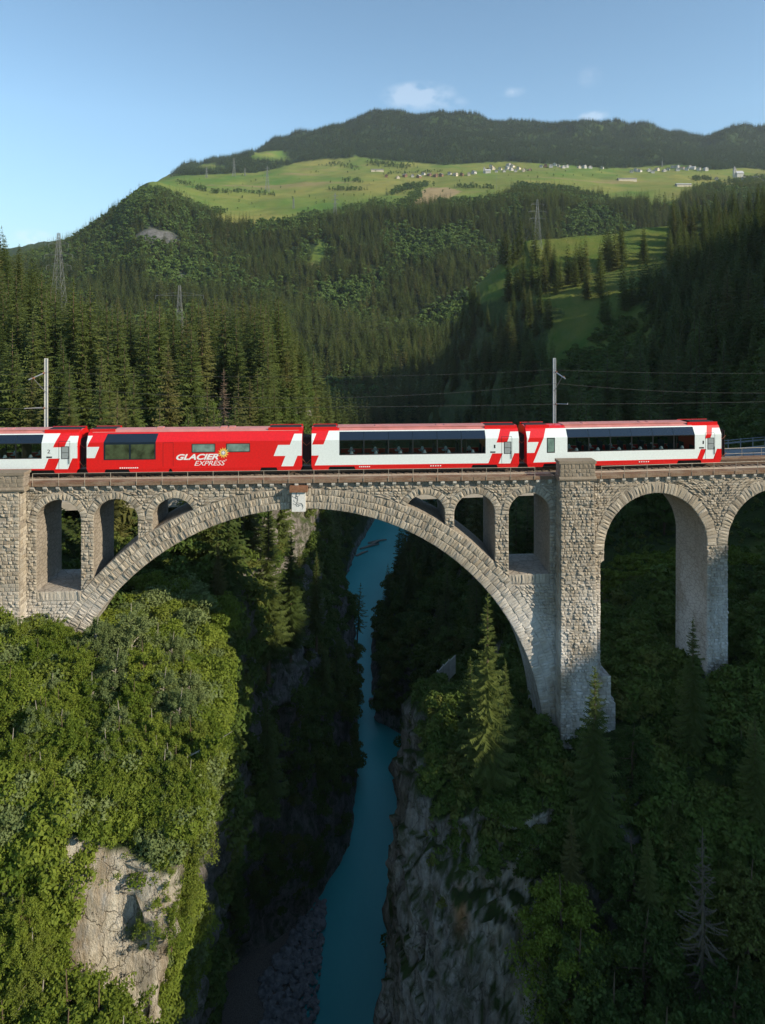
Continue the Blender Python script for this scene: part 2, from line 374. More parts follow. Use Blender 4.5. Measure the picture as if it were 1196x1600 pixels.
# ------------------------------------------------------------------ terrain round the gorge
ST = {
 -80: [(-320,60),(-120,15),(-50,-12),(-30,-22),(-24,-50),(-18,-87),(-12,-92),(-2,-92),(2,-87),(8,-55),(14,-40),(25,-34),(45,-24),(120,30),(180,85),(330,120)],
 20: [(-320,60),(-120,12),(-45,-24),(-17,-38),(-19,-55),(-20,-87),(-12,-92),(-1,-92),(0,-87),(2,-78),(5,-66),(18,-52),(32,-36),(120,30),(180,85),(330,120)],
 35: [(-320,60),(-120,12),(-42,-22),(-14,-33),(-18,-52),(-22,-87),(-12,-92),(-1,-92),(0,-87),(1,-74),(6,-60),(18,-41),(32,-28),(120,30),(180,85),(330,120)],
 37.8: [(-320,62),(-120,12),(-42,-12),(-13.2,-30),(-17,-52),(-22,-87),(-12,-92),(-1,-92),(0,-87),(.5,-70),(4,-54),(17,-36),(32,-26),(120,30),(180,85),(330,120)],
 39.6: [(-320,62),(-120,12),(-42,-8),(-12.6,-19.5),(-17,-50),(-22,-87),(-12,-92),(-1,-92),(0,-87),(.2,-68),(3.4,-50),(17,-33),(32,-24.5),(120,30),(180,85),(330,120)],
 43: [(-320,64),(-120,12),(-44,-7),(-12.2,-17),(-16,-50),(-22,-87),(-12,-92),(-1,-92),(-.3,-87),(-.5,-60),(2.2,-44),(15,-31),(31,-22.5),(120,30),(180,85),(330,120)],
 46.5: [(-320,66),(-120,12),(-46,-6),(-12.6,-16.5),(-16,-50),(-22,-87),(-12,-92),(-1,-92),(-.4,-87),(-.2,-46),(2.9,-33),(15,-26.2),(30,-20.5),(120,30),(180,85),(330,120)],
 50: [(-320,68),(-120,12),(-48,-6),(-13,-16.5),(-16,-50),(-22,-87),(-12,-92),(-.6,-92),(-.2,-87),(.2,-38),(3.5,-24.5),(15,-22.2),(30,-19),(120,30),(180,85),(330,120)],
 55: [(-320,70),(-120,12),(-50,-6),(-14,-17),(-16.5,-50),(-22,-87),(-12,-92),(-.5,-92),(0,-87),(.9,-35),(4.0,-20),(15.5,-21.6),(30,-17),(120,30),(180,85),(330,120)],
 62: [(-320,70),(-120,12),(-50,-6),(-15,-17),(-16.5,-50),(-22,-87),(-12,-92),(-.4,-92),(1,-87),(2.0,-40),(4.6,-23),(16,-21),(33,-16.5),(120,30),(180,85),(330,120)],
 75: [(-320,70),(-120,12),(-50,-5),(-17,-16.5),(-17,-50),(-22,-87),(-12,-92),(-.2,-92),(2,-87),(6,-62),(12,-38),(27,-17.5),(45,-16.5),(120,30),(180,85),(330,120)],
 100: [(-320,75),(-120,12),(-55,-4),(-20,-14),(-19,-50),(-26,-87),(-11,-91),(-.2,-92),(2,-87),(8,-62),(16,-40),(32,-20),(50,-17),(120,28),(180,85),(330,120)],
 117: [(-320,75),(-120,14),(-58,-4),(-20,-12),(-16,-50),(-12,-88),(-9,-92),(2,-92),(4,-88),(9,-63),(19,-41),(36,-23),(58,-18),(120,27),(180,85),(330,120)],
 130: [(-320,75),(-120,15),(-60,-3),(-20,-10),(-13,-50),(-6.5,-88),(-4,-92),(4,-92),(5.5,-88),(10,-65),(22,-42),(42,-26),(65,-20),(120,25),(180,85),(330,120)],
 160: [(-320,80),(-118,12),(-72,-4),(-22,-6),(-13,-45),(-6.5,-88),(-4,-92),(6,-92),(8,-88),(13,-68),(26,-48),(50,-32),(75,-22),(125,25),(182,85),(330,122)],
 168: [(-320,80),(-119,12),(-76,-4),(-23,-5),(-14,-45),(-7,-88),(-4.5,-92),(-2.5,-92),(-1,-88),(6,-72),(22,-51),(50,-33),(77,-22),(125,25),(182,85),(330,122)],
 190: [(-320,90),(-122,17),(-88,-8),(-25,-3),(-16,-45),(-9.5,-88),(-7.5,-92),(-5,-92),(-3.5,-88),(8,-72),(28,-52),(55,-33),(85,-22),(130,27),(184,85),(330,124)],
 222: [(-320,95),(-132,27),(-102,-5),(-30,0),(-20,-45),(-12.5,-88),(-10.5,-92),(-4,-92),(-2.3,-88),(10,-72),(32,-50),(60,-31),(90,-18),(138,30),(186,84),(330,124)],
 260: [(-320,90),(-140,16),(-98,-15),(-32,-12),(-22,-52),(-15,-88),(-13,-92),(6,-92),(8,-88),(22,-70),(45,-48),(72,-28),(100,-12),(148,32),(190,74),(330,124)],
 300: [(-320,70),(-130,-4),(-72,-22),(-30,-32),(-18,-62),(-10,-88),(-8,-92),(9,-92),(11,-88),(30,-68),(55,-42),(80,-20),(110,0),(158,36),(198,62),(335,122)],
 335: [(-320,45),(-130,-14),(-70,-26),(-33,-43),(-15,-65),(-4,-88),(0,-92),(40,-92),(44,-88),(52,-60),(62,-35),(85,-8),(112,12),(163,37),(200,46),(340,112)],
 372: [(-320,10),(-140,-36),(-72,-52),(-32,-60),(-8,-66),(22,-87),(26,-91),(40,-92),(44,-88),(50,-50),(60,-8),(86,20),(118,29),(165,40),(214,48),(345,108)],
 405: [(-320,-30),(-150,-60),(-84,-74),(-44,-82),(-14,-86),(0,-88),(8,-90),(20,-91),(24,-86),(36,-44),(58,16),(96,33),(135,40),(182,48),(226,60),(350,108)],
 450: [(-320,-60),(-160,-76),(-100,-84),(-50,-87),(-20,-88),(0,-89),(10,-90),(20,-91),(26,-85),(42,-20),(65,34),(96,63),(151,67),(200,74),(245,80),(360,110)],
 500: [(-320,-80),(-170,-86),(-120,-88),(-60,-89),(-20,-90),(0,-91),(10,-92),(20,-92),(30,-88),(50,-60),(74,-10),(108,25),(160,38),(212,55),(255,66),(360,90)],
 570: [(-320,-95),(-170,-95),(-120,-95),(-60,-95),(-20,-95),(0,-95),(10,-95),(20,-95),(30,-95),(50,-95),(84,-90),(120,-80),(170,-70),(220,-60),(260,-50),(360,-30)],
}
NS = [12, 16, 34, 84, 40, 6, 6, 6, 44, 70, 50, 30, 26, 14, 8]
sy = sorted(ST)
Yg = np.unique(np.concatenate([np.arange(-80, 20, 5), np.arange(20, 32, 1.2), np.arange(32, 64, .36), np.arange(36, 40.4, .10), np.arange(41, 51, .13), np.arange(64, 130, 1.0), np.arange(130, 200, 1.5), np.arange(200, 571, 3.0)]))
cp = np.array([ST[k] for k in sy], dtype=float)
ctrl = np.stack([np.stack([np.interp(Yg, sy, cp[:, i, j]) for i in range(16)], 1) for j in (0, 1)], 2)     # (NY,16,2)
seg = np.concatenate([i + np.arange(n) / n for i, n in enumerate(NS)] + [[15.0]])
ix = np.minimum(seg.astype(int), 14); fr = seg - ix
G = ctrl[:, ix] * (1 - fr)[None, :, None] + ctrl[:, ix + 1] * fr[None, :, None]
ker = np.array([1, 2, 1]) / 4
for _ in range(3):           # round the control polygon a little
    Gp = np.pad(G, ((0, 0), (1, 1), (0, 0)), mode='edge'); G = Gp[:, :-2] * .25 + Gp[:, 1:-1] * .5 + Gp[:, 2:] * .25
NY, NX = G.shape[:2]
P3 = np.zeros((NY, NX, 3)); P3[..., 0] = G[..., 0]; P3[..., 1] = Yg[:, None]; P3[..., 2] = G[..., 1]
du = np.gradient(P3, axis=1); dv = np.gradient(P3, axis=0)
Nn = np.cross(du, dv); Nn /= np.linalg.norm(Nn, axis=2, keepdims=True) + 1e-9
Nn *= np.where(Nn[..., 2:] < 0, -1, 1)
steep = np.clip((.80 - Nn[..., 2]) / .35, 0, 1)
def fbm(P, sx, syy, sz, oct=4, off=0.0):
    out = np.empty(len(P))
    for i, (x, y, z) in enumerate(P):
        out[i] = noise.fractal(Vector((x * sx + off, y * syy, z * sz)), 1.0, 2.1, oct)
    return out
flat = P3.reshape(-1, 3)
n1 = fbm(flat, .055, .055, .03, 5).reshape(NY, NX)
n2 = fbm(flat, .30, .30, .09, 4, 31.7).reshape(NY, NX)
def ridged(P):
    out = np.empty(len(P))
    for i, (x, y, z) in enumerate(P):
        w = noise.noise(Vector((x * .25, y * .25, z * .25)))
        a = 1 - abs(noise.noise(Vector((x * .55 + w, y * .55, z * .10 + 3)))) * 2.4
        b = 1 - abs(noise.noise(Vector((x * 1.5, y * 1.5, z * .45 + w)))) * 2.4
        c = (z * .32 + w * 1.3 + x * .12) % 1.0
        out[i] = .75 * max(a, -.6) + .34 * max(b, -.8) + .42 * c
    return out
n3 = np.zeros(NY * NX); sel = ((steep.ravel() > .05) & (flat[:, 1] < 200) & (np.abs(flat[:, 0]) < 60)); n3[sel] = ridged(flat[sel]) - .55; n3 = n3.reshape(NY, NX)
riv = np.clip((P3[..., 2] + 91) / 12, 0, 1)
amp1 = (1.0 + 2.6 * steep) * riv
amp2 = (.25 + 1.35 * steep) * np.clip(riv + .15, 0, 1)
# keep the ground near the bridge feet where it is
near = np.exp(-(((P3[..., 1] - 56) / 7) ** 2) - (((P3[..., 0] - 17) / 6) ** 2)) * .9 + np.exp(-(((P3[..., 1] - 54) / 6) ** 2)) * (P3[..., 0] < -17) * .7
bt = np.exp(-(((P3[..., 0] - 1) / 7) ** 2) - (((P3[..., 1] - 54) / 13) ** 2))
bl = np.exp(-(((P3[..., 0] + 16) / 9) ** 2) - (((P3[..., 1] - 40) / 7) ** 2))
D = n1 * amp1 * (1 - near) * (1 - .75 * bt) * (1 - .9 * bl) + n2 * amp2 * (1 - .65 * bl) + n3 * steep * (1.05 - .35 * bl) * np.clip(riv + .1, 0, 1)
P3d = P3 + Nn * D[..., None]
ids = np.arange(NY * NX).reshape(NY, NX)
quads = np.stack([ids[:-1, :-1], ids[:-1, 1:], ids[1:, 1:], ids[1:, :-1]], -1).reshape(-1, 4)
gorge = mk('gorge_terrain', P3d.reshape(-1, 3), quads, M_terrain, smooth=True)
tag(gorge, kind='structure')
du = np.gradient(P3d, axis=1); dv = np.gradient(P3d, axis=0)
N2 = np.cross(du, dv); N2 /= np.linalg.norm(N2, axis=2, keepdims=True) + 1e-9; N2 *= np.where(N2[..., 2:] < 0, -1, 1)
X, Yy, Z = P3d[..., 0], P3d[..., 1], P3d[..., 2]
rock = np.clip((.66 - N2[..., 2] + n2 * .15) / .18, 0, 1)
rock *= np.where(Yy > 235, .12, 1.0)
rock = np.maximum(rock, np.clip((-86.2 - Z) / 1.0, 0, 1) * .9)
pale0 = None
pale = ((X < -9.5) & (X > -19) & (Yy < 43) & (Yy > 34)).astype(float) * np.clip((Z + 36) / 4, 0, 1)
pxv = CX + FP * X / np.maximum(Yy, 1); pyv = HY + FP * (CZ - Z) / np.maximum(Yy, 1)
pale = np.maximum(pale, .95 * np.exp(-(((pxv - 810) / 62) ** 2 + ((pyv - 1370) / 190) ** 2)) * (Yy < 60) * (X > 0)) + .12 * ((Yy < 62) & (X > 0) & (X < 15) & (Z < -26))
ochre = np.exp(-(((pxv - 812) / 26) ** 2 + ((pyv - 1150) / 45) ** 2)) * (Yy < 62) * .8 * (Yy > 44) + np.exp(-(((pxv - 722) / 12) ** 2 + ((pyv - 1425) / 40) ** 2)) * (Yy < 62) * .9 * (Yy > 38)
def inpoly(x, y, poly):
    c = np.zeros(x.shape, bool); n = len(poly)
    for i in range(n):
        x1, y1 = poly[i]; x2, y2 = poly[i - 1]
        c ^= ((y1 > y) != (y2 > y)) & (x < (x2 - x1) * (y - y1) / (y2 - y1 + 1e-9) + x1)
    return c
MEAD = [[(712,490),(735,440),(790,400),(825,374),(868,360),(905,362),(1000,344),(1045,345),(1045,372),(1035,400),(1030,440),(990,490),(900,500),(850,470),(790,462)],
        [(1150,350),(1200,340),(1200,368),(1165,368)], [(862,500),(900,490),(1010,480),(1025,560),(985,600),(1000,640),(930,690),(880,640),(850,560)],
        [(1070,480),(1100,478),(1110,492),(1075,494)]]
mead = np.zeros((NY, NX))
for q in MEAD: mead = np.maximum(mead, (inpoly(pxv, pyv, q) & (Yy > 200)).astype(float))
sh1 = (np.exp(-(((X + 21) / 5.5) ** 2 + ((Yy - 76) / 9) ** 2)))
sun_strip = np.exp(-(((Yy - 80.5 - (X - 30) * .15) / 3.5) ** 2)) * ((X > 22) & (X < 60))  # grass strip behind the approach arch, its sunlight painted in as brighter ground
mead = np.clip(mead + sh1 * 1.3 + sun_strip * 1.2, 0, 1)
for nme, arr in (('rock', rock), ('pale', pale), ('ochre', ochre), ('meadow', mead)):
    a = gorge.data.attributes.new(nme, 'FLOAT', 'POINT'); a.data.foreach_set('value', arr.astype(np.float32).ravel())
bvh_g = BVHTree.FromPolygons([tuple(p) for p in P3d.reshape(-1, 3)], quads.tolist())
def ground(x, y):
    h = bvh_g.ray_cast(Vector((x, y, 400)), Vector((0, 0, -1)))
    return h[0] if h[0] is not None else None

# river
wv = []; 
water = MB(); water.add([(-400, -120, -89), (400, -120, -89), (400, 700, -89), (-400, 700, -89)], [(0, 1, 2, 3)])
river = water.obj('river', M_water, fix=False); tag(river, kind='structure')

# ------------------------------------------------------------------ far hillsides
FU = [-700, 0, 60, 100, 165, 230, 300, 400, 500, 600, 700, 850, 950, 1050, 1196, 1900]
FY = {
 430:  [730]*16,
 500:  [600,610,620,625,632,638,640,640,640,640,640,640,640,640,640,640],
 700:  [480,490,500,500,500,495,495,498,500,500,498,490,490,490,490,490],
 950:  [430,432,415,400,372,318,347,358,354,344,338,322,336,322,312,300],
 1050: [420,424,404,388,346,298,328,342,338,328,322,308,322,314,302,290],
 1300: [415,418,398,384,350,281,302,314,308,300,298,286,297,294,289,275],
 1600: [412,410,392,381,365,284,281,286,281,276,273,269,274,275,276,262],
 1850: [410,402,388,381,372,290,270,269,265,260,258,257,263,264,268,250],
 2300: [408,398,386,382,378,300,263,246,232,222,215,226,230,237,240,225],
 2750: [410,396,385,384,382,312,268,233,203,173,171,192,196,208,202,190],
 3200: [440,430,420,415,410,340,300,262,232,200,196,215,220,232,228,220],
 3900: [520]*16,
}
fy = sorted(FY)
Yf = np.unique(np.concatenate([np.geomspace(430, 900, 90), np.geomspace(900, 1900, 110), np.geomspace(1900, 3900, 80)]))
Uf = np.unique(np.concatenate([np.arange(-700, 0, 30), np.arange(0, 1200, 5), np.arange(1200, 1900, 30)])).astype(float)
tab = np.array([np.interp(Uf, FU, FY[k]) for k in fy])
k2 = np.ones(9) / 9
tab = np.array([np.convolve(np.pad(r, 4, mode='edge'), k2, 'valid') for r in tab])
# skyline of the rear mountain
sk = np.interp(Uf, [250, 285, 300, 370, 405, 430, 500, 555, 565, 600, 680, 740, 790, 830, 905, 940, 1000, 1050, 1100, 1140, 1196, 1900],
               [300, 262, 259, 250, 244, 222, 202, 190, 182, 175, 172, 178, 194, 192, 190, 195, 197, 210, 213, 204, 202, 190])
r27 = fy.index(2750); mskk = Uf >= 250; tab[r27][mskk] = sk[mskk]
PYf = np.stack([np.interp(np.log(Yf), np.log(fy), tab[:, j]) for j in range(len(Uf))], 1)
Yq, Uq = np.meshgrid(Yf, Uf, indexing='ij')
Ff = np.zeros((*PYf.shape, 3)); Ff[..., 0] = (Uq - CX) / FP * Yq; Ff[..., 1] = Yq; Ff[..., 2] = CZ - (PYf - HY) / FP * Yq
for _ in range(3):
    z = np.pad(Ff[..., 2], 1, mode='edge'); Ff[..., 2] = (z[:-2, 1:-1] + z[2:, 1:-1] + z[1:-1, :-2] + z[1:-1, 2:] + 2 * z[1:-1, 1:-1]) / 6
fl = Ff.reshape(-1, 3)
nf = fbm(fl, .006, .006, .004, 5).reshape(PYf.shape); nf2 = fbm(fl, .02, .02, .01, 3, 9.1).reshape(PYf.shape)
Ff[..., 2] += nf * np.interp(Yq, [430, 700, 1000, 1800, 2600, 3900], [4, 12, 5, 9, 34, 34]) + nf2 * np.interp(Yq, [430, 700, 1000, 1800, 2600], [3, 5, 1.5, 2, 9])
idf = np.arange(Ff.shape[0] * Ff.shape[1]).reshape(Ff.shape[:2])
qf = np.stack([idf[:-1, :-1], idf[:-1, 1:], idf[1:, 1:], idf[1:, :-1]], -1).reshape(-1, 4)
farm = mk('mountain_hillside', Ff.reshape(-1, 3), qf, M_far, smooth=True); tag(farm, kind='structure')
# where the meadow ends, by column: lower edge and upper edge (rows of the photograph turned into distance bands)
m_lo = np.interp(Uf, [0, 165, 225, 235, 262, 290, 320, 350, 430, 500, 545, 585, 620, 700, 760, 800, 850, 880, 920, 960, 1050, 1100, 1150, 1196],
                 [0, 0, 270, 300, 297, 318, 330, 350, 352, 344, 336, 322, 326, 318, 316, 305, 300, 290, 305, 318, 322, 300, 290, 284])
m_hi = np.interp(Uf, [225, 300, 345, 400, 440, 470, 500, 560, 620, 700, 760, 800, 850, 950, 1000, 1060, 1120, 1160, 1196],
                 [272, 274, 272, 270, 262, 252, 250, 246, 252, 258, 254, 252, 256, 263, 262, 256, 266, 262, 266])
pyf = HY + FP * (CZ - Ff[..., 2]) / Yq
meadf = ((pyf < m_lo[None, :]) & (pyf > m_hi[None, :]) & (Yq > 880)).astype(float)
for q in ([(388,243),(430,236),(455,250),(440,256),(400,254)], [(288,258),(340,252),(345,270),(300,272)], [(262,360),(330,470),(345,430),(300,360)]):
    pass
glade = (inpoly(Uq, pyf, [(388,252),(398,238),(440,236),(458,250),(430,254)]) | inpoly(Uq, pyf, [(300,266),(318,256),(350,258),(352,270)])) & (Yq > 1900)
glade |= inpoly(Uq, pyf, [(478,420),(500,375),(512,380),(500,425)]) & (Yq < 1000)
meadf = np.maximum(meadf, glade)
tanf = (inpoly(Uq, pyf, [(615,325),(668,293),(700,293),(722,299),(690,316),(655,322)]) & (Yq > 900) & (Yq < 1500)).astype(float)
rockf = np.exp(-(((Uq - 245) / 30) ** 2 + ((pyf - 365) / 28) ** 2)) * 1.3 + np.exp(-(((Uq - 285) / 14) ** 2 + ((pyf - 430) / 40) ** 2)) + np.exp(-(((Uq - 860) / 22) ** 2 + ((pyf - 335) / 16) ** 2))
rockf = np.clip(rockf * (Yq < 1100) * 1.3 - .55 + nf2 * 1.1, 0, 1) * (rockf > .3)
for nme, arr in (('meadow', meadf), ('ochre', tanf), ('rock', rockf)):
    a = farm.data.attributes.new(nme, 'FLOAT', 'POINT'); a.data.foreach_set('value', arr.astype(np.float32).ravel())
def far_ground(u, Y):
    i = np.interp(Y, Yf, np.arange(len(Yf))); j = np.interp(u, Uf, np.arange(len(Uf)))
    i0 = np.clip(i.astype(int), 0, len(Yf) - 2); j0 = np.clip(j.astype(int), 0, len(Uf) - 2); a = i - i0; b = j - j0
    def bl(A): return (A[i0, j0] * (1 - a) + A[i0 + 1, j0] * a) * (1 - b) + (A[i0, j0 + 1] * (1 - a) + A[i0 + 1, j0 + 1] * a) * b
    return bl
# land running on beyond, to the horizon and behind the camera
bm_ = MB(); bm_.add([(-7000, -2500, -140), (7000, -2500, -140), (7000, 9000, -140), (-7000, 9000, -140)], [(0, 1, 2, 3)])
tag(bm_.obj('distant_ground', M_far, fix=False), kind='structure')

# ================================================================== VIADUCT
RC, ZC, RR = -3.535, -22.32, 19.83          # main arch circle
def ringt(th):      # ring thickness, th from vertical (0 at the crown)
    return 1.58 + .5 * min(1, abs(th) / .9)
via = empty('stone_viaduct', B1(-3.5, 2.3, -22), 'tall beige rubble stone railway viaduct spanning the gorge with one wide arch', 'viaduct')
TOP = -.35
OPEN = [(-24.25, -20.85, -8.7), (-19.86, -16.43, None), (-15.28, -11.95, None), (4.78, 8.1, None), (8.85, 12.2, None), (13.34, 16.75, -8.15)]
ZSPR = -3.2
def oradius(a, b): return (b - a) / 2
def extr(s):
    d = s - RC
    for _ in range(4):
        R = RR + ringt(math.asin(max(-1, min(1, d / (RR + 1.8)))))
    return ZC + math.sqrt(max(0, R * R - d * d))
def open_poly(a, b, zb):
    r = (b - a) / 2; c = (a + b) / 2; zs = -1.5 - r
    pts = [(c + r * math.cos(t), zs + r * math.sin(t)) for t in np.linspace(0, math.pi, 17)]      # right spring -> left spring
    if zb is not None: return pts + [(a, zb), (b, zb)]
    bot = [(s, extr(s) + .02) for s in np.linspace(a, b, 9)]
    pts = [p for p in pts if p[1] > extr(p[0]) + .1]
    return pts + bot
def body(name, outer, holes, F, depth, mat):
    loops = [outer] + holes
    flatp = [p for l in loops for p in l]
    tris = tessellate_polygon([[Vector((p[0], p[1], 0)) for p in l] for l in loops])
    n = len(flatp); V = [F(s, 0, z) for s, z in flatp] + [F(s, depth, z) for s, z in flatp]
    Fc = [tuple(t) for t in tris] + [tuple(n + i for i in t[::-1]) for t in tris]
    b = 0
    for l in loops:
        m = len(l)
        for i in range(m): j = (i + 1) % m; Fc.append((b + i, b + j, n + b + j, n + b + i))
        b += m
    mb = MB(); mb.add(V, Fc); return mb.obj(name, mat, via)
DEP = 4.6
arc = [(RC + RR * math.cos(t), ZC + RR * math.sin(t)) for t in np.linspace(0, math.pi, 61)]
outer = [(-60, TOP), (-60, -26), (arc[-1][0], -26)] + arc[::-1] + [(arc[0][0], -26), (SB, -26), (SB, TOP)]
body('wall', outer, [open_poly(*o) for o in OPEN], B1, DEP, M_body)
# approach viaduct to the right, bent at the tall pier
PD = [(.91, 10.05), (11.95, 21.1), (23.0, 32.15), (34.1, 43.2)]
def apz(a, b): r = (b - a) / 2; return -1.78 - r, r
o2 = [(0, TOP), (0, -26)]
px0 = .58
for a, b in PD:
    zs, r = apz(a, b); c = (a + b) / 2
    o2 += [(px0, -26), (px0, zs - .8), (a, zs - .8), (a, zs)] if a < 2 else [(a + .06, -26), (a, zs)]
    o2 += [(c - r * math.cos(t), zs + r * math.sin(t)) for t in np.linspace(0, math.pi, 25)][1:-1] + [(b, zs), (b - .06, -26)]
o2 += [(70, -26), (70, TOP)]
body('wall', o2, [], B2, DEP, M_body)

def sub(iv, a, b):
    out = []
    for x, y in iv:
        if b <= x or a >= y: out.append((x, y)); continue
        if a > x: out.append((x, a))
        if b < y: out.append((b, y))
    return out
def block(F, q, base=-.0, j=.02, prot=(.04, .12), mb=None):
    """one rough-faced stone: q = 4 corners (s, z); F(s, o, z) with o negative towards the viewer"""
    cs = sum(p[0] for p in q) / 4; cz = sum(p[1] for p in q) / 4
    size = min(math.hypot(q[1][0] - q[0][0], q[1][1] - q[0][1]), math.hypot(q[3][0] - q[0][0], q[3][1] - q[0][1]))
    g = min(.02, size * .08); bv = min(.07, size * .22)
    def shr(p, d):
        v = Vector((cs - p[0], cz - p[1])); L = v.length or 1; return (p[0] + v.x / L * d, p[1] + v.y / L * d)
    d = rnd.uniform(*prot)
    Bp = [shr(p, g) for p in q]; Fp = [shr((p[0] + rnd.uniform(-j, j), p[1] + rnd.uniform(-j, j)), bv) for p in q]
    Bo = [F(s, .03, z) for s, z in Bp]; Mi = [F(s, -d * .45, z) for s, z in Bp]
    Fo = [F(s, -d * rnd.uniform(.55, 1.15), z) for s, z in Fp]
    ce = F(cs + rnd.uniform(-.3, .3) * size, -d * rnd.uniform(1.05, 1.6), cz + rnd.uniform(-.25, .25) * size)
    V = Bo + Mi + Fo + [ce]; Fc = []
    for i in range(4):
        k = (i + 1) % 4
        Fc += [(i, k, 4 + k, 4 + i), (4 + i, 4 + k, 8 + k, 8 + i), (8 + i, 8 + k, 12)]
    if mb is not None: mb.add(V, Fc); return None
    return V, Fc
def courses(F, ivf, z0, z1, ch, wr, mb, keep=None, prot=(.03, .11), jz=.012):
    z = z0
    while z < z1 - .08:
        h = min(ch * rnd.uniform(.8, 1.22), z1 - z)
        if z1 - z - h < .12: h = z1 - z
        lo, hi = ivf(z + .01), ivf(z + h - .01)
        for (a, b) in lo:
            best = max(hi, key=lambda q: min(b, q[1]) - max(a, q[0]), default=None)
            if best is None or min(b, best[1]) - max(a, best[0]) < .1: continue
            c, d = best
            if abs(c - a) > .9 or abs(d - b) > .9: a = c = max(a, c); b = d = min(b, d)
            w = max(b - a, d - c)
            if w < .08: continue
            n = max(1, round(w / rnd.uniform(*wr))); cuts = [0.0]
            for k in range(1, n): cuts.append((k + rnd.uniform(-.28, .28)) / n)
            cuts.append(1.0)
            for k in range(n):
                t0, t1 = cuts[k], cuts[k + 1]; m = rnd.random()
                q = [(a + (b - a) * t0, z), (a + (b - a) * t1, z), (c + (d - c) * t1, z + h), (c + (d - c) * t0, z + h)]
                jj = [(x, y + rnd.uniform(-jz, jz)) for x, y in q]
                if rnd.random() < .035: continue
                if keep is not None and keep(q): keep.q.append((F, jj, prot)); continue
                block(F, jj, prot=prot, mb=mb)
        z += h
def mainiv(z):
    iv = [(-25.3, 17.42)]
    for a, b, zb in OPEN:
        r = (b - a) / 2; c = (a + b) / 2; zs = -1.5 - r
        lowz = zb if zb is not None else -30
        if zs < z < zs + r + .62: w = math.sqrt((r + .62) ** 2 - (z - zs) ** 2); iv = sub(iv, c - w, c + w)
        elif lowz < z <= zs: iv = sub(iv, a, b)
        if zb is not None and zb - .75 < z <= zb: iv = sub(iv, a, b)
    if z > ZC:
        hi = lo = None
        Rt = RR + ringt(.2)
        if z < ZC + RR + 1.58:
            w = RR + 1.8
            for _ in range(6):
                th = math.asin(min(1, w / (RR + 1.8))); R = RR + ringt(th); w = math.sqrt(max(0, R * R - (z - ZC) ** 2))
            iv = sub(iv, RC - w, RC + w)
    else: iv = sub(iv, -26, RC + RR + 2.08)
    return iv
stuff = MB()
courses(B1, mainiv, -24.2, TOP - .38, .235, (.22, .42), stuff, prot=(.02, .15))
# flat lintel courses of upright stones under the floors of the two outer openings
for a, b, zb in OPEN:
    if zb is None: continue
    s = a
    while s < b - .1:
        w = min(rnd.uniform(.24, .36), b - s)
        if extr(min(max(s, -23), 15.8)) < zb - .1 or True:
            if not (abs(s + w / 2 - RC) < RR + 2.05 and (s + w / 2 - RC) ** 2 + (zb - .4 - ZC) ** 2 < (RR + 1.95) ** 2):
                block(B1, [(s, zb - .75), (s + w, zb - .75), (s + w, zb), (s, zb)], mb=stuff)
        s += w
# ring of the main arch: three courses of voussoirs; the innermost course is built stone by stone
nv = 0
for row, (f0, f1) in enumerate(((0, .36), (.36, .69), (.69, 1.0))):
    th = -1.02
    while th < 1.56:
        dth = rnd.uniform(.18, .29) / RR; th1 = th + dth
        t0, t1 = ringt(th), ringt(th1)
        def pt(t, r): return (RC + math.sin(t) * r, ZC + math.cos(t) * r)
        j0 = rnd.uniform(-.05, .05); j1 = rnd.uniform(-.05, .05)
        q = [pt(th, RR + t0 * f0 + (j0 if row else 0)), pt(th1, RR + t1 * f0 + (j0 if row else 0)), pt(th1, RR + t1 * f1 + (j1 if row < 2 else 0)), pt(th, RR + t0 * f1 + (j1 if row < 2 else 0))]
        q = [q[0], q[1], q[2], q[3]]
        if row == 0 and nv < 262:
            V, Fc = block(B1, q, prot=(.03, .13)); mk('voussoir', V, Fc, M_stone, via); nv += 1
        else: block(B1, q, prot=(.03, .13), mb=stuff)
        th = th1
# rings of the small arches and of the approach arches
def ring(F, c, zs, r, t, w, skip=None, ext=0, indiv=False):
    n = int(math.pi * r / w)
    for k in range(-ext, n + ext):
        a0, a1 = math.pi * k / n, math.pi * (k + 1) / n
        def pt(a, rr):
            if a < 0: return (c + rr, zs + a * r)
            if a > math.pi: return (c - rr, zs - (a - math.pi) * r)
            return (c + rr * math.cos(a), zs + rr * math.sin(a))
        tt = t * rnd.uniform(.88, 1.06)
        q = [pt(a0, r), pt(a0, r + tt), pt(a1, r + tt), pt(a1, r)]
        mid = ((q[0][0] + q[2][0]) / 2, (q[0][1] + q[2][1]) / 2)
        if skip and skip(mid): continue
        if indiv: V, Fc = block(F, q, prot=(.05, .13)); mk('voussoir', V, Fc, M_stone, via)
        else: block(F, q, prot=(.05, .14), mb=stuff)
inring = lambda p: (p[0] - RC) ** 2 + (p[1] - ZC) ** 2 < (RR + 1.62) ** 2
for i, (a, b, zb) in enumerate(OPEN):
    r = (b - a) / 2; ring(B1, (a + b) / 2, -1.5 - r, r, .62, .24, inring, indiv=i < 2)
for a, b in PD[:2]:
    zs, r = apz(a, b); ring(B2, (a + b) / 2, zs, r, .95, .26)
def appiv(z):
    iv = [(0.03, 22.2)]
    for a, b in PD[:2]:
        zs, r = apz(a, b); c = (a + b) / 2
        if zs < z < zs + r + .97: w = math.sqrt((r + .97) ** 2 - (z - zs) ** 2); iv = sub(iv, c - w, c + w)
        elif z <= zs:
            iv = sub(iv, a if a > 2 else (px0 if z < zs - .8 else a), b)
    return iv
courses(B2, appiv, -24, TOP - .38, .235, (.21, .40), stuff, prot=(.02, .17))

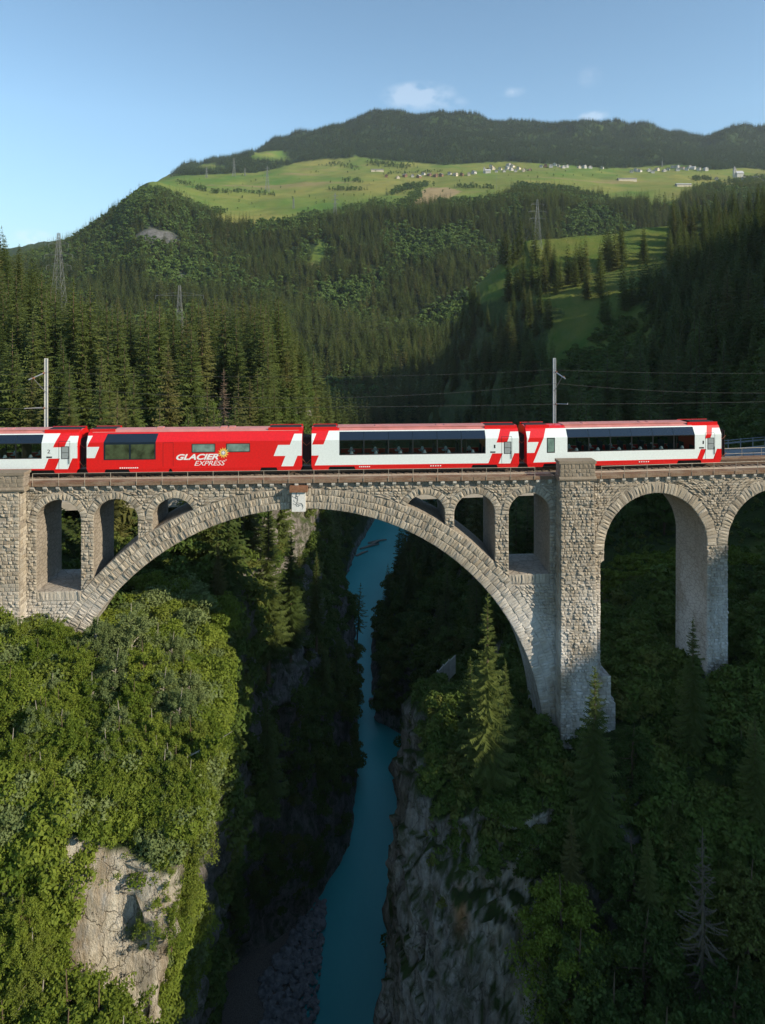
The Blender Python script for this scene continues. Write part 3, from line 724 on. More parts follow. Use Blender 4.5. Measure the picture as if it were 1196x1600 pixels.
# tower piers standing out from the wall
PIN = {}
def pier(s0, s1, zb, zt, out, bat_l, bat_r, bat_f, capz):
    def FF(s, o, z):       # batter: spreads towards the foot
        k = max(0, (zt - z) / (zt - zb)); t = (s - s0) / (s1 - s0)
        return B1(s + (-bat_l * (1 - t) + bat_r * t) * k, o - out - bat_f * k, z)
    p = MB()
    P = [FF(s0, 0, zb), FF(s1, 0, zb), B1(s1 + bat_r, .4, zb), B1(s0 - bat_l, .4, zb), FF(s0, 0, zt), FF(s1, 0, zt), B1(s1, .4, zt), B1(s0, .4, zt)]
    p.hexa(P); po = p.obj('pier', M_body, via)
    return FF, po
FR, pr = pier(17.35, 20.05, -26, -.3, 1.05, .15, .42, .25, 1.3)
FL, pl_ = pier(-29.6, -25.1, -26, -.5, 1.05, .05, .1, .15, .95)
cnt = [0]
def keep(q):
    if q[0][1] > -20 and cnt[0] < 290: cnt[0] += 1; return True
    return False
keep.q = []
pst = MB()
courses(FR, lambda z: [(17.35, 20.05)], -24, -.32, .235, (.22, .40), pst, keep=keep, prot=(.02, .14))
for F_, q_, pr_ in keep.q:
    V, Fc = block(F_, q_, prot=pr_); mk('stone', V, Fc, M_stone, pr)
lst = MB()
courses(FL, lambda z: [(-29.5, -25.1)], -16, -.52, .26, (.27, .48), lst, prot=(.02, .13))
# right-hand side face of the left pier (lit) and left-hand face of the right pier
def side(F, s, o0, o1, sign): return lambda a, o, z: F(s - sign * o, -o0 + a * (o1 + o0), z)
courses(lambda a, o, z: B1(-25.1 - o + .05, -1.05 + a, z), lambda z: [(.02, 1.0)], -16, -.52, .31, (.34, .55), lst, prot=(.02, .06))
courses(lambda a, o, z: B1(17.3 + o - .1 * max(0, -z / 26), -1.1 + a, z), lambda z: [(.02, 1.08)], -24, -.32, .31, (.34, .55), pst, prot=(.02, .06))
# flat side panels give the pier flank a true plane behind those stones
tag(stuff.obj('stonework', M_stone, via, fix=False), kind='stuff')
tag(pst.obj('stonework', M_stone, pr, fix=False), kind='stuff')
tag(lst.obj('stonework', M_stone, pl_, fix=False), kind='stuff')
# stepped footing right of the tall pier
fo = MB()
for s1, z1, z0 in ((1.15, -16.4, -18.4), (1.55, -18.4, -26)):
    fo.hexa([B1(19.9, -.75, z0), B2(s1 + .1, -.6, z0), B2(s1 + .1, DEP, z0), B1(19.9, DEP, z0), B1(19.9, -.7, z1), B2(s1, -.5, z1), B2(s1, DEP, z1), B1(19.9, DEP, z1)])
fo.hexa([B1(16.9, -1.75, -24.5), B1(20.8, -1.75, -24.5), B1(20.8, 2, -24.5), B1(16.9, 2, -24.5), B1(17.0, -1.5, -22.2), B1(20.6, -1.5, -22.2), B1(20.6, 2, -22.2), B1(17.0, 2, -22.2)])
fo.obj('footing', M_body, via)
fst = MB(); courses(lambda s, o, z: B2(s, o - .62, z), lambda z: [(0.05, 1.2 if z > -18.4 else 1.6)], -24, -16.4, .3, (.3, .5), fst)
tag(fst.obj('stonework', M_stone, via, fix=False), kind='stuff')
# parapet blocks on top of the piers
for s0, s1, zt, zb in ((17.25, 20.15, 1.32, -.32), (-29.8, -24.75, .96, -.55)):
    c = MB(); c.box(s0, s1, -1.12, -.1, zb + .38, zt - .22, f=B1); c.obj('parapet', M_body, via)
    c = MB(); c.box(s0 - .08, s1 + .08, -1.2, -.02, zt - .22, zt, f=B1); c.obj('coping', M_cap, via)
    c = MB(); pts = [(-1.02, zb), (-1.2, zb + .05), (-1.26, zb + .19), (-1.2, zb + .33), (-1.12, zb + .38), (0, zb + .38), (0, zb)]
    c.prism(pts, lambda o, z: B1(s0 - .08, o, z), lambda o, z: B1(s1 + .08, o, z)); c.obj('moulding', M_cap, via)
    st_ = MB(); courses(lambda s, o, z: B1(s, o - 1.12, z), lambda z: [(s0, s1)], zb + .38, zt - .22, .3, (.3, .5), st_, prot=(.02, .05))
    tag(st_.obj('stonework', M_cap, via, fix=False), kind='stuff')

# cornice slabs, corbels, deck
for rng_, F in ((np.arange(-60, 16.9, 2.2), B1), (np.arange(0, 66, 2.2), B2)):
    for s in rng_:
        e = min(s + 2.19, 17.2) if F is B1 else s + 2.19
        if F is B1 and -29.9 < s < -26.9: e = min(e, -24.75)
        c = MB(); pj = rnd.uniform(.34, .38); c.box(s, e, -pj, .45, TOP + .004, -.06 + rnd.uniform(0, .03), f=F); c.obj('cornice_stone', M_cornice, via)
        c = MB(); c.box(s, e, .46, 1.05, TOP + .004, -.05, f=F); c.obj('walkway_slab', M_slab, via)
cme = None
def corb(F, s):
    c = MB(); w = rnd.uniform(.13, .16)
    pts = [(0.05, TOP - .005), (-.31, TOP - .005), (-.31, TOP - .17), (-.20, TOP - .33), (-.10, TOP - .40), (.05, TOP - .42)]
    c.prism(pts, lambda o, z: F(s - w, o, z), lambda o, z: F(s + w, o, z)); return c.obj('corbel', M_corbel, via)
s = -24.5
while s < 17: corb(B1, s); s += .981
s = .55
while s < 22: corb(B2, s); s += .981
# dark recessed band between the corbels
deck = MB(); deck.box(-60, 17.3, .4, DEP - .4, TOP + .01, -.20, f=B1); deck.box(-.5, 70, .4, DEP - .4, TOP + .01, -.2, f=B2)
deck.obj('deck', M_slab, via)
fars = MB()
fars.box(-60, 20.3, DEP - .45, DEP + .35, TOP + .006, -.03, f=B1); fars.box(.2, 70, DEP - .45, DEP + .35, TOP + .006, -.03, f=B2); fars.obj('cornice', M_cornice, via)

# railings of thin tube along both edges
def railing(F, s0, s1, o, step=1.99, label=''):
    r = empty('railing', F(s0, o, -.3), label, 'railing')
    posts = np.arange(s0, s1, step)
    for s in posts:
        m = MB(); m.tube([F(s, o, -.3), F(s, o, .70)], .022, 6); m.obj('post', M_wire, r)
    for z, rad in ((.69, .02), (.20, .016)):
        m = MB(); m.tube([F(s, o, z) for s in np.linspace(s0, posts[-1], 12)], rad, 6); m.obj('rail', M_wire, r)
railing(B1, -24.4, 17.2, -.40, label='thin rusty tube railing along the front edge of the stone arches below the coaches')
railing(B2, 0.5, 40, -.40, label='thin tube railing along the front edge right of the tall pier')
railing(B1, -40, 20, DEP + .35, label='thin tube railing on the far edge of the viaduct behind the train')
railing(B2, 0.9, 42, DEP + .35, label='far side tube railing right of the train, in front of the grey road')

# track
trk = empty('railway_track', BP(0, 2.4, 0), 'single railway track of rusty rails on brown ballast, seen right of the last coach', 'railway track')
for do in (-.535, .535):
    m = MB(); ss = np.arange(-60, 90, 1.0)
    prof = [(-.06, -.03), (.06, -.03), (.06, -.005), (.012, .01), (.012, .09), (.036, .095), (.036, .13), (-.036, .13), (-.036, .095), (-.012, .09), (-.012, .01), (-.06, -.005)]
    V = [BP(s_, 2.4 + do + a, z) for s_ in ss for a, z in prof]; n = len(prof); F_ = []
    for i in range(len(ss) - 1):
        for k in range(n): F_.append((i * n + k, (i + 1) * n + k, (i + 1) * n + (k + 1) % n, i * n + (k + 1) % n))
    m.add(V, F_); m.obj('rail', M_rail, trk)
for s_ in np.arange(30.5, 52, .65):
    m = MB(); m.box(s_ - .12, s_ + .12, 1.4, 3.4, -.14, -.035, f=BP); m.obj('sleeper', M_tie, trk)
m = MB()
for s_ in list(np.arange(-45, 30.4, .65)) + list(np.arange(52.6, 80, .65)): m.box(s_ - .12, s_ + .12, 1.4, 3.4, -.14, -.035, f=BP)
tag(m.obj('sleepers', M_tie, trk), kind='stuff')
# ballast: bumpy bed of stones
ss = np.arange(-60, 90, .16); oo = np.linspace(.95, 4.1, 26)
V = []
for s_ in ss:
    x0 = BP(s_, 0, 0); x1 = BP(s_, 1, 0)
    for o in oo:
        e = max(0, 1 - abs(o - 2.45) / 1.7); V.append((x0[0] + (x1[0] - x0[0]) * o, x0[1] + (x1[1] - x0[1]) * o, -.22 + .13 * min(1, e * 2.2) + rnd.uniform(-.03, .03)))
nn = len(oo); idb = np.arange(len(ss) * nn).reshape(len(ss), nn)
qb = np.stack([idb[:-1, :-1], idb[1:, :-1], idb[1:, 1:], idb[:-1, 1:]], -1).reshape(-1, 4)
tag(mk('ballast', V, qb, M_ballast, trk), kind='stuff')

# box on the crown of the arch: rusty cap over a white board with scrawls
cab = empty('inspection_box', B1(-3.5, -.4, -2.5), 'small white box with black scrawls and rusty cap on the crown of the big arch', 'box')
m = MB(); m.box(-4.25, -3.18, -.62, .0, -2.55, -.98, f=B1); m.obj('board', M_whitepanel, cab)
m = MB(); m.box(-4.42, -3.0, -.80, .02, -.98, -.55, f=B1); m.obj('cap', M_rust, cab)
m = MB()
for k in range(9):
    cx_, cz_ = rnd.uniform(-4.05, -3.4), rnd.uniform(-2.35, -1.2); pts = []
    a0 = rnd.uniform(0, 6); rad = rnd.uniform(.08, .2)
    for t in range(7): pts.append(B1(cx_ + rad * math.cos(a0 + t * .75), -.632, cz_ + rad * 1.3 * math.sin(a0 + t * .75) + t * .02))
    m.tube(pts, .011, 4)
m.obj('scrawl', M_black, cab, fix=False)

# overhead line
def s_for(px, o):
    lo, hi = -60.0, 60.0
    for _ in range(40):
        m_ = (lo + hi) / 2; p = BP(m_, o, 0)
        if CX + FP * p[0] / p[1] < px: lo = m_
        else: hi = m_
    return lo
def mast(s, o, zt, label, side):
    r = empty('overhead_line_mast', B1(s, o, -1) if s < 15 else BP(s, o, -1), label, 'railway mast')
    F = BP
    m = MB()
    for da in (-.11, .11): m.box(s + da - .015, s + da + .015, o - .10, o + .10, -1, zt, f=F)
    m.box(s - .10, s + .10, o - .02, o + .02, -1, zt, f=F); m.obj('pole', M_mast, r)
    m = MB(); m.tube([F(s, o - .1, zt - 1.2), F(s - .1, o - 3.0, zt - 1.55)], .05, 6); m.obj('bracket_arm', M_steel, r)
    m = MB(); m.tube([F(s, o - .1, zt - 2.9), F(s - .1, o - 2.2, zt - 1.5)], .03, 6); m.obj('brace', M_steel, r)
    m = MB(); m.tube([F(s, o - .1, 5.1), F(s - .12, o - 3.6, 5.55)], .045, 6); m.tube([F(s - .12, o - 3.6, 5.55), F(s + .5, o - 2.0, 5.42)], .02, 5); m.obj('register_arm', M_steel, r)
    for q in ((o - .35, 5.14), (o - .4, zt - 1.22), (o - 2.2, zt - 1.48)):
        m = MB(); m.tube([F(s, q[0], q[1]), F(s, q[0] - .12, q[1]), F(s, q[0] - .24, q[1])], [.07, .10, .07], 8); m.obj('insulator', M_rust, r)
    return r
mast(s_for(72.5, 4.95), 4.95, 9.35, 'grey steel overhead line mast behind the first coach at the left edge', -1)
mast(s_for(866.5, 5.0), 5.0, 9.2, 'grey steel overhead line mast behind the rightmost coach', 1)
for z0, sag, r_, o_ in ((5.42, .1, .016, 2.4), (7.2, 1.1, .016, 2.4), (8.3, .5, .014, 3.2)):
    m = MB()
    for a, b in ((-66, -24.3), (-24.3, 18.2), (18.2, 60)):
        m.tube([BP(a + (b - a) * t, o_, z0 - sag * 4 * t * (1 - t)) for t in np.linspace(0, 1, 15)], r_ * .7, 4, cap=False)
    o = m.obj('overhead_wire', M_cable, origin=BP(-24.3, o_, z0), fix=False)
    tag(o, {5.42: 'thin contact wire running level just above the coach roofs', 7.2: 'sagging carrier wire above the contact wire over the train', 8.3: 'topmost thin feeder wire hung between the railway masts'}[z0], 'wire')

# concrete road bridge behind, lower than the rails
rb = empty('road_bridge', (0, 79, -9), 'pale concrete girder road bridge just behind the stone viaduct, seen through its small arches', 'bridge')
RP = [(-90, 68), (-60, 71), (-36, 75), (0, 79), (20, 81.5), (33, 85), (43, 90.5), (53, 97), (66, 102), (95, 107), (140, 112)]
def roadf(t, o):
    i = min(int(t), len(RP) - 2); f = t - i
    a, b = Vector(RP[i]), Vector(RP[i + 1]); p = a.lerp(b, f)
    def nrm(k): d = (Vector(RP[min(k + 1, len(RP) - 1)]) - Vector(RP[max(k - 1, 0)])).normalized(); return Vector((-d.y, d.x))
    n = nrm(i).lerp(nrm(i + 1), f).normalized(); return p + n * o
def rsweep(name, prof, mat, t0=0, t1=len(RP) - 1.001, zf=lambda t: 0):
    ts = np.linspace(t0, t1, 60); V = []; n = len(prof); F_ = []
    for t in ts:
        for o, z in prof: p = roadf(t, o); V.append((p.x, p.y, z + zf(t)))
    for i in range(len(ts) - 1):
        for k in range(n): F_.append((i * n + k, (i + 1) * n + k, (i + 1) * n + (k + 1) % n, i * n + (k + 1) % n))
    F_ += [tuple(range(n)), tuple((len(ts) - 1) * n + k for k in range(n))[::-1]]
    m = MB(); m.add(V, F_); return m.obj(name, mat, rb)
rsweep('girder', [(0, -8.9), (0, -8.15), (6.6, -8.15), (6.6, -8.9)], M_conc)
rsweep('roadway', [(.45, -8.15), (.45, -8.05), (6.2, -8.05), (6.2, -8.15)], M_asph)
for o in (.05, 6.25): rsweep('kerb', [(o, -8.15), (o, -7.9), (o + .3, -7.9), (o + .3, -8.15)], M_conc)
for o, zz in ((6.45, (-7.1, -6.6)), (.15, (-7.0,))):
    for z in zz: rsweep('guard_rail', [(o, z), (o, z + (.22 if o > 1 and z < -7 else .09)), (o + .08, z + (.22 if o > 1 and z < -7 else .09)), (o + .08, z)], M_steel)
    for t in np.arange(2, 9.5, .17):
        p = roadf(t, o + .1); m = MB(); m.box(p.x - .05, p.x + .05, p.y - .05, p.y + .05, -7.95, -6.5 if o > 1 else -6.95); m.obj('guard_post', M_steel, rb)
m = MB(); m.hexa([(-40.5, 75.6, -19), (-38.5, 75.6, -19), (-38.5, 80.5, -19), (-40.5, 80.5, -19), (-32.6, 76.2, -8.9), (-30, 76.2, -8.9), (-30, 80.5, -8.9), (-32.6, 80.5, -8.9)]); m.obj('slanted_leg', M_conc, rb)
m = MB(); m.hexa([(54, 98, -30), (56, 98, -30), (56, 103, -30), (54, 103, -30), (54, 98, -8.9), (56, 98, -8.9), (56, 103, -8.9), (54, 103, -8.9)]); m.obj('pier', M_conc, rb)

# ================================================================== TRAIN
HW = 1.33
SEC = [(-HW, .62), (-HW, 2.8), (-.92, 3.5), (-.55, 3.68), (0, 3.74), (.55, 3.68), (.92, 3.5), (HW, 2.8), (HW, .62)]
def sidept(a, z, e=0.0):         # near side surface, e proud of it
    if z <= 2.8: return (a, -HW - e, z)
    t = min(1.0, (z - 2.8) / .7); return (a, -HW + .41 * t - e * .86, 2.8 + .7 * t + e * .5)
def clipz(poly, zc, above):
    out = []
    for i in range(len(poly)):
        p, q = poly[i - 1], poly[i]; ip = (p[1] >= zc) == above; iq = (q[1] >= zc) == above
        if ip != iq: t = (zc - p[1]) / (q[1] - p[1]); out.append((p[0] + (q[0] - p[0]) * t, zc))
        if iq: out.append(q)
    return out
class Car:
    def __init__(s, s0, label, L=17.27):
        pa, pb = Vector(BP(s0, 2.38, 0)), Vector(BP(s0 + L, 2.38, 0)); s.L = L
        s.r = empty('railway_carriage', pa, label, 'train carriage', 'carriages of the train crossing the viaduct')
        s.r.rotation_euler = (0, 0, math.atan2(pb.y - pa.y, pb.x - pa.x))
    def put(s, mb, name, mats, parent=None, fix=True, kind=None):
        me = meshdata(name, mb.v, mb.f, mats, mb.m); o = link(name, me, parent or s.r)
        if fix: bm = bmesh.new(); bm.from_mesh(me); bmesh.ops.recalc_face_normals(bm, faces=bm.faces); bm.to_mesh(me); bm.free()
        if kind: o['kind'] = kind
        return o
    def loft(s, mb, a0, a1, sec=SEC): mb.prism(sec, lambda y, z: (a0, y, z), lambda y, z: (a1, y, z)); return mb
    def panel(s, mb, poly, e=.006, m=0, th=.006):      # flat print / thin sheet on the near side
        for above in (False, True):
            q = clipz(poly, 2.8, above)
            if len(q) < 3: continue
            mb.add([sidept(a, z, e) for a, z in q] + [sidept(a, z, e - th * .8) for a, z in q], [tuple(range(len(q))), tuple(range(len(q), 2 * len(q)))[::-1]] + [(i, (i + 1) % len(q), len(q) + (i + 1) % len(q), len(q) + i) for i in range(len(q))], m)
    def text(s, body, a, z, size, bold=0.0, shear=0.0, mat=M_text, name='lettering', e=.012, width=1.0):
        cu = bpy.data.curves.new('t', 'FONT'); cu.body = body; cu.size = size; cu.offset = bold; cu.shear = shear; cu.extrude = .002; cu.space_character = .96 + bold
        ob = bpy.data.objects.new('t', cu); COL.objects.link(ob); dg = bpy.context.evaluated_depsgraph_get(); dg.update()
        me = bpy.data.meshes.new_from_object(ob.evaluated_get(dg)); me.name = name
        bpy.data.objects.remove(ob); bpy.data.curves.remove(cu)
        w = max(v.co.x for v in me.vertices) - min(v.co.x for v in me.vertices)
        k = width / w if width else 1
        for v in me.vertices: v.co = Vector((a + v.co.x * k, -HW - e - v.co.z, z + v.co.y))
        me.materials.clear(); me.materials.append(mat); return link(name, me, s.r)
    def running(s, cuts):
        m = MB(); m.box(.25, s.L - .25, -1.15, 1.15, .45, .64); s.put(m, 'underframe', M_under)
        for c in (2.35, s.L - 2.35):
            b = MB(); b.box(c - 1.3, c + 1.3, -1.05, -.9, .30, .55); b.box(c - 1.3, c + 1.3, .9, 1.05, .3, .55); b.box(c - .25, c + .25, -1, 1, .35, .55)
            bg = s.put(b, 'bogie', M_under)
            for dx in (-.9, .9):
                for y in (-.58, .58):
                    w = MB(); w.tube([(c + dx, y - .06, .47), (c + dx, y + .06, .47)], .34, 18); s.put(w, 'wheel', M_rail, bg)
        b = MB(); b.box(s.L * .38, s.L * .62, -1.1, 1.1, .28, .5); s.put(b, 'equipment_box', M_under)
        sk = MB()
        for a0, a1 in cuts:
            for y in (-1, 1): sk.hexa([(a0 + .12, y * (HW - .06), .34), (a1 - .12, y * (HW - .06), .34), (a1 - .12, y * (HW - .09), .34), (a0 + .12, y * (HW - .09), .34), (a0, y * (HW - .004), .66), (a1, y * (HW - .004), .66), (a1, y * (HW - .05), .66), (a0, y * (HW - .05), .66)])
        s.put(sk, 'skirt', M_red)
    def gangway(s):
        g = MB()
        for k in range(7):
            a = s.L + .02 + k * .105; r = 0 if k % 2 else .07
            g.box(a, a + .06, -.62 - r, .62 + r, .75 - r, 2.95 + r)
        g.box(s.L - .05, s.L + .72, -.58, .58, .8, 2.9); s.put(g, 'gangway_bellows', M_rubber)
        h = MB(); h.tube([(s.L, -.95, 1.2), (s.L + .35, -1.0, .8), (s.L + .7, -.95, 1.15)], .03, 6); h.tube([(s.L, -.85, 2.6), (s.L + .35, -.9, 2.3), (s.L + .7, -.85, 2.6)], .025, 6); s.put(h, 'hose', M_rust, fix=False)
    def roof_ends(s):
        for a0, a1 in ((.15, 2.0), (s.L - 2.7, s.L - .15)):
            m = MB(); m.box(a0, a1, -.72, .72, 3.50, 3.765); s.put(m, 'roof_recess', M_under)
            m = MB(); m.box(a0 - .1, a1 + .1, -.82, -.76, 3.55, 3.80); m.box(a0 - .1, a1 + .1, .76, .82, 3.55, 3.80); s.put(m, 'roof_rim', M_red)
        for a in (s.L * .32, s.L * .62, s.L * .66):
            m = MB(); m.box(a - .25, a + .25, -.3, .3, 3.7, 3.80); s.put(m, 'roof_vent', M_roof)
    def door(s, a, w=.86):
        m = MB()
        for p in ([(a, .70), (a + .025, .70), (a + .025, 2.92), (a, 2.92)], [(a + w, .70), (a + w + .025, .70), (a + w + .025, 2.92), (a + w, 2.92)], [(a, 2.90), (a + w, 2.90), (a + w, 2.93), (a, 2.93)]): s.panel(m, p, .014)
        d = s.put(m, 'door', M_frame)
        m = MB(); s.panel(m, [(a + .20, 1.5), (a + .82, 1.5), (a + .82, 2.52), (a + .20, 2.52)], .016); s.put(m, 'window_frame', M_frame, d)
        m = MB(); s.panel(m, [(a + .26, 1.55), (a + .76, 1.55), (a + .76, 1.99), (a + .26, 1.99)], .024); s.panel(m, [(a + .26, 2.03), (a + .76, 2.03), (a + .76, 2.47), (a + .26, 2.47)], .024); s.put(m, 'pane', M_doorglass, d)
        m = MB(); m.tube([(a + w - .06, -HW - .05, 1.1), (a + w - .06, -HW - .05, 1.75)], .018, 6); s.put(m, 'handle', M_black, d)
    def cross(s, a, part, name='white_cross', e=.010):
        """leaning Swiss cross, centre at a; part cuts it at the carriage end"""
        k = .40; zc = 2.0; w = .49; l = 1.45; hz = .45; hl = 1.30
        def sk(x, z): return (a + x + k * (z - zc), z)
        polys = [[(-w, -hl), (w, -hl), (w, hl), (-w, hl)], [(-l, -hz), (-w, -hz), (-w, hz), (-l, hz)], [(w, -hz), (l, -hz), (l, hz), (w, hz)]]
        m = MB()
        for p in polys:
            q = [sk(x, zc + z) for x, z in p]
            for lim, sgn in ((.01, 1), (s.L - .01, -1)):
                o = []
                for i in range(len(q)):
                    u, v = q[i - 1], q[i]; iu = sgn * (u[0] - lim) >= 0; iv_ = sgn * (v[0] - lim) >= 0
                    if iu != iv_: t = (lim - u[0]) / (v[0] - u[0]); o.append((lim, u[1] + (v[1] - u[1]) * t))
                    if iv_: o.append(v)
                q = o
                if len(q) < 3: break
            if len(q) >= 3: s.panel(m, q, e)
        if m.v: s.put(m, name, M_white)

def panorama(s0, label, num, flip_small=False, people=False):
    c = Car(s0, label); L = c.L
    w0, w1 = (2.28, 14.45) if not flip_small else (3.5, 14.85)
    m = MB(); c.loft(m, 0, w0); c.loft(m, w1, L); lo = [(-HW, .62), (-HW, 1.55), (HW, 1.55), (HW, .62)]; c.loft(m, w0 - .001, w1 + .001, [(-HW, .62), (-HW, 1.55), (-HW + .07, 1.55), (-HW + .07, .70), (HW - .07, .70), (HW - .07, 1.55), (HW, 1.55), (HW, .62)])
    c.put(m, 'body', M_red)
    m = MB(); m.box(w0, w1, -HW + .08, HW - .08, .72, .78); c.put(m, 'floor', M_floor)
    m = MB(); c.loft(m, w0, w1, [(-.915, 3.505), (-.55, 3.685), (0, 3.745), (.55, 3.685), (.915, 3.505), (.85, 3.44), (-.85, 3.44)]); c.put(m, 'roof', M_roof)
    rp = MB(); rp.box(w0 - .12, w1 + .12, -.62, .62, 3.70, 3.765); c.put(rp, 'roof_panel', M_roof)
    # side livery
    m = MB(); bx = 1.15 if not flip_small else 1.55; tx = bx - .9
    z0 = .74
    ex = w1 + .25
    for a0, a1 in ((w0 - .0, w1 + .0),): c.panel(m, [(a0, z0), (a1, z0), (a1, 1.545), (a0, 1.545)], .006)
    c.panel(m, [(.26 if not flip_small else .55, z0), (w0, z0), (w0, 3.5), (1.42 if not flip_small else 1.75, 3.5)], .006)
    c.panel(m, [(w1, z0), (w1 + .22, z0), (w1 + 1.32, 3.5), (w1, 3.5)], .006)
    c.put(m, 'white_side_panel', M_white)
    m = MB(); c.panel(m, [(w0, 3.42), (w1, 3.42), (w1, 3.5), (w0, 3.5)], .010); c.put(m, 'white_edge_strip', M_white)
    c.cross(L - .72, 1); c.cross(-.62, 0)
    c.door(L - 1.48)
    # windows
    n = 6; ws = np.linspace(w0, w1, n + 1)
    for k in range(n):
        a, b = ws[k], ws[k + 1]
        fr_ = MB(); t = .045
        for q in ([(a, 1.55), (b, 1.55), (b, 1.62), (a, 1.62)], [(a, 2.74), (b, 2.74), (b, 2.80), (a, 2.80)], [(a, 1.62), (a + t, 1.62), (a + t, 2.74), (a, 2.74)], [(b - t, 1.62), (b, 1.62), (b, 2.74), (b - t, 2.74)]):
            fr_.add([(x, -HW - .004, z) for x, z in q] + [(x, -HW + .05, z) for x, z in q], [(0, 1, 2, 3), (7, 6, 5, 4), (0, 4, 5, 1), (1, 5, 6, 2), (2, 6, 7, 3), (3, 7, 4, 0)])
        wdw = c.put(fr_, 'window', M_frame)
        g = MB(); g.add([(a + t, -HW + .02, 1.62), (b - t, -HW + .02, 1.62), (b - t, -HW + .02, 2.74), (a + t, -HW + .02, 2.74)], [(0, 1, 2, 3)]); c.put(g, 'pane', M_glass, wdw, fix=False)
        g = MB(); q = [(a + .012, 2.80), (b - .012, 2.80), (b - .012, 3.42), (a + .012, 3.42)]; c.panel(g, q, .004, th=.03); c.put(g, 'roof_glass', M_navy)
        # far side
        g = MB(); g.add([(a + t, HW - .02, 1.6), (b - t, HW - .02, 1.6), (b - t, HW - .02, 2.76), (a + t, HW - .02, 2.76)], [(3, 2, 1, 0)]); c.put(g, 'pane', M_glass, wdw, fix=False)
        f2 = MB(); f2.box(b - .05, b + .05, HW - .06, HW, 1.55, 2.8); f2.add([(a, HW, 2.8), (b, HW, 2.8), (b, .92, 3.5), (a, .92, 3.5), (a, HW - .03, 2.8), (b, HW - .03, 2.8), (b, .90, 3.47), (a, .90, 3.47)], [(0, 1, 2, 3), (7, 6, 5, 4), (0, 4, 5, 1), (2, 6, 7, 3)]); c.put(f2, 'far_side_frame', M_navy)
        mid = (a + b) / 2
        # a table with lamp between facing seats, both sides of the aisle
        for y in (-.86, .80):
            tb = MB(); tb.box(mid - .30, mid + .30, y - .36, y + .36, 1.44, 1.47); tb.tube([(mid, y, .78), (mid, y, 1.44)], .04, 6); to = c.put(tb, 'table', M_table)
            lm = MB(); lm.tube([(mid, y - .1, 1.47), (mid, y - .1, 1.66)], .05, 8); lm.tube([(mid, y - .1, 1.60), (mid, y - .1, 1.66), (mid, y - .1, 1.80)], [.17, .14, .075], 10); c.put(lm, 'lamp', M_lampw, to)
            for sg in (-1, 1):
                st = MB(); x = mid + sg * .74
                st.box(x - .24, x + .24, y - .42, y + .42, 1.0, 1.2); st.hexa([(x + sg * .14, y - .42, 1.15), (x + sg * .24, y - .42, 1.15), (x + sg * .24, y + .42, 1.15), (x + sg * .14, y + .42, 1.15), (x + sg * .22, y - .38, 1.98), (x + sg * .32, y - .38, 1.98), (x + sg * .32, y + .38, 1.98), (x + sg * .22, y + .38, 1.98)])
                c.put(st, 'seat', M_seat)
    # wooden partition near the right end of the saloon
    m = MB(); m.box(w1 - 1.62, w1 - 1.56, -1.2, .2, .8, 2.7); c.put(m, 'partition', M_tie)
    if flip_small:
        m = MB(); c.panel(m, [(1.72, 1.52), (2.42, 1.52), (2.42, 2.78), (1.72, 2.78)], .012); wf = c.put(m, 'window', M_frame)
        m = MB(); c.panel(m, [(1.79, 1.60), (2.35, 1.60), (2.35, 2.70), (1.79, 2.70)], .018); c.put(m, 'pane', M_slit, wf)
    c.text(num, w1 + .42, 1.98, .42, width=0.13 if num == '1' else .24, mat=M_rubber, name='class_number')
    m = MB(); c.panel(m, [(w1 + .38, 1.60), (w1 + .82, 1.60), (w1 + .82, 1.72), (w1 + .38, 1.72)], .016); c.put(m, 'vent_slot', M_black)
    m = MB()
    for k in range(11): a = 3.9 + k * .16 if k < 6 else 8.6 + k * .2; c.panel(m, [(a, .54), (a + .10, .54), (a + .12, .62), (a + .02, .62)], .01)
    c.put(m, 'small_print', M_text)
    c.running([(0, 1.5), (3.5, L - 3.9), (L - 1.9, L)])
    c.roof_ends(); c.gangway()
    return c

c1 = panorama(-38.8, 'white and red coach with number 2, cut off by the left edge', '2')
c3 = panorama(-2.78, 'white and red panoramic coach between the all red coach and the rightmost coach', '1')
c4 = panorama(15.12, 'rightmost white and red panoramic coach, with a small window near its left end', '1', flip_small=True)

c = Car(-20.82, 'all red service coach lettered GLACIER EXPRESS with a yellow sun emblem')
m = MB(); c.loft(m, 0, c.L); c.put(m, 'body', M_red)
m = MB(); c.loft(m, .3, c.L - .3, [(-.90, 3.53), (-.55, 3.69), (0, 3.75), (.55, 3.69), (.90, 3.53)]); c.put(m, 'roof', M_roof)
m = MB(); c.panel(m, [(1.35, 1.38), (5.48, 1.38), (5.48, 2.80), (5.60, 3.42), (1.55, 3.42), (1.35, 2.80)], .012); fr0 = c.put(m, 'window_band', M_navy)
M_wide = simple('wide_green_glass', (.055, .075, .04), .08, .8, var=.7, scale=1.3)
for a0, a1 in ((1.48, 3.36), (3.50, 5.38)):
    m = MB(); c.panel(m, [(a0, 1.45), (a1, 1.45), (a1, 2.62), (a0, 2.62)], .024); c.put(m, 'window', M_wide)
for a0, a1 in ((8.35, 10.25), (11.12, 13.05)):
    m = MB(); c.panel(m, [(a0, 1.90), (a1, 1.90), (a1, 2.62), (a0, 2.62)], .010); w_ = c.put(m, 'window', M_frame)
    m = MB(); c.panel(m, [(a0 + .06, 1.96), (a1 - .06, 1.96), (a1 - .06, 2.56), (a0 + .06, 2.56)], .018); c.put(m, 'pane', M_slit, w_)
m = MB()
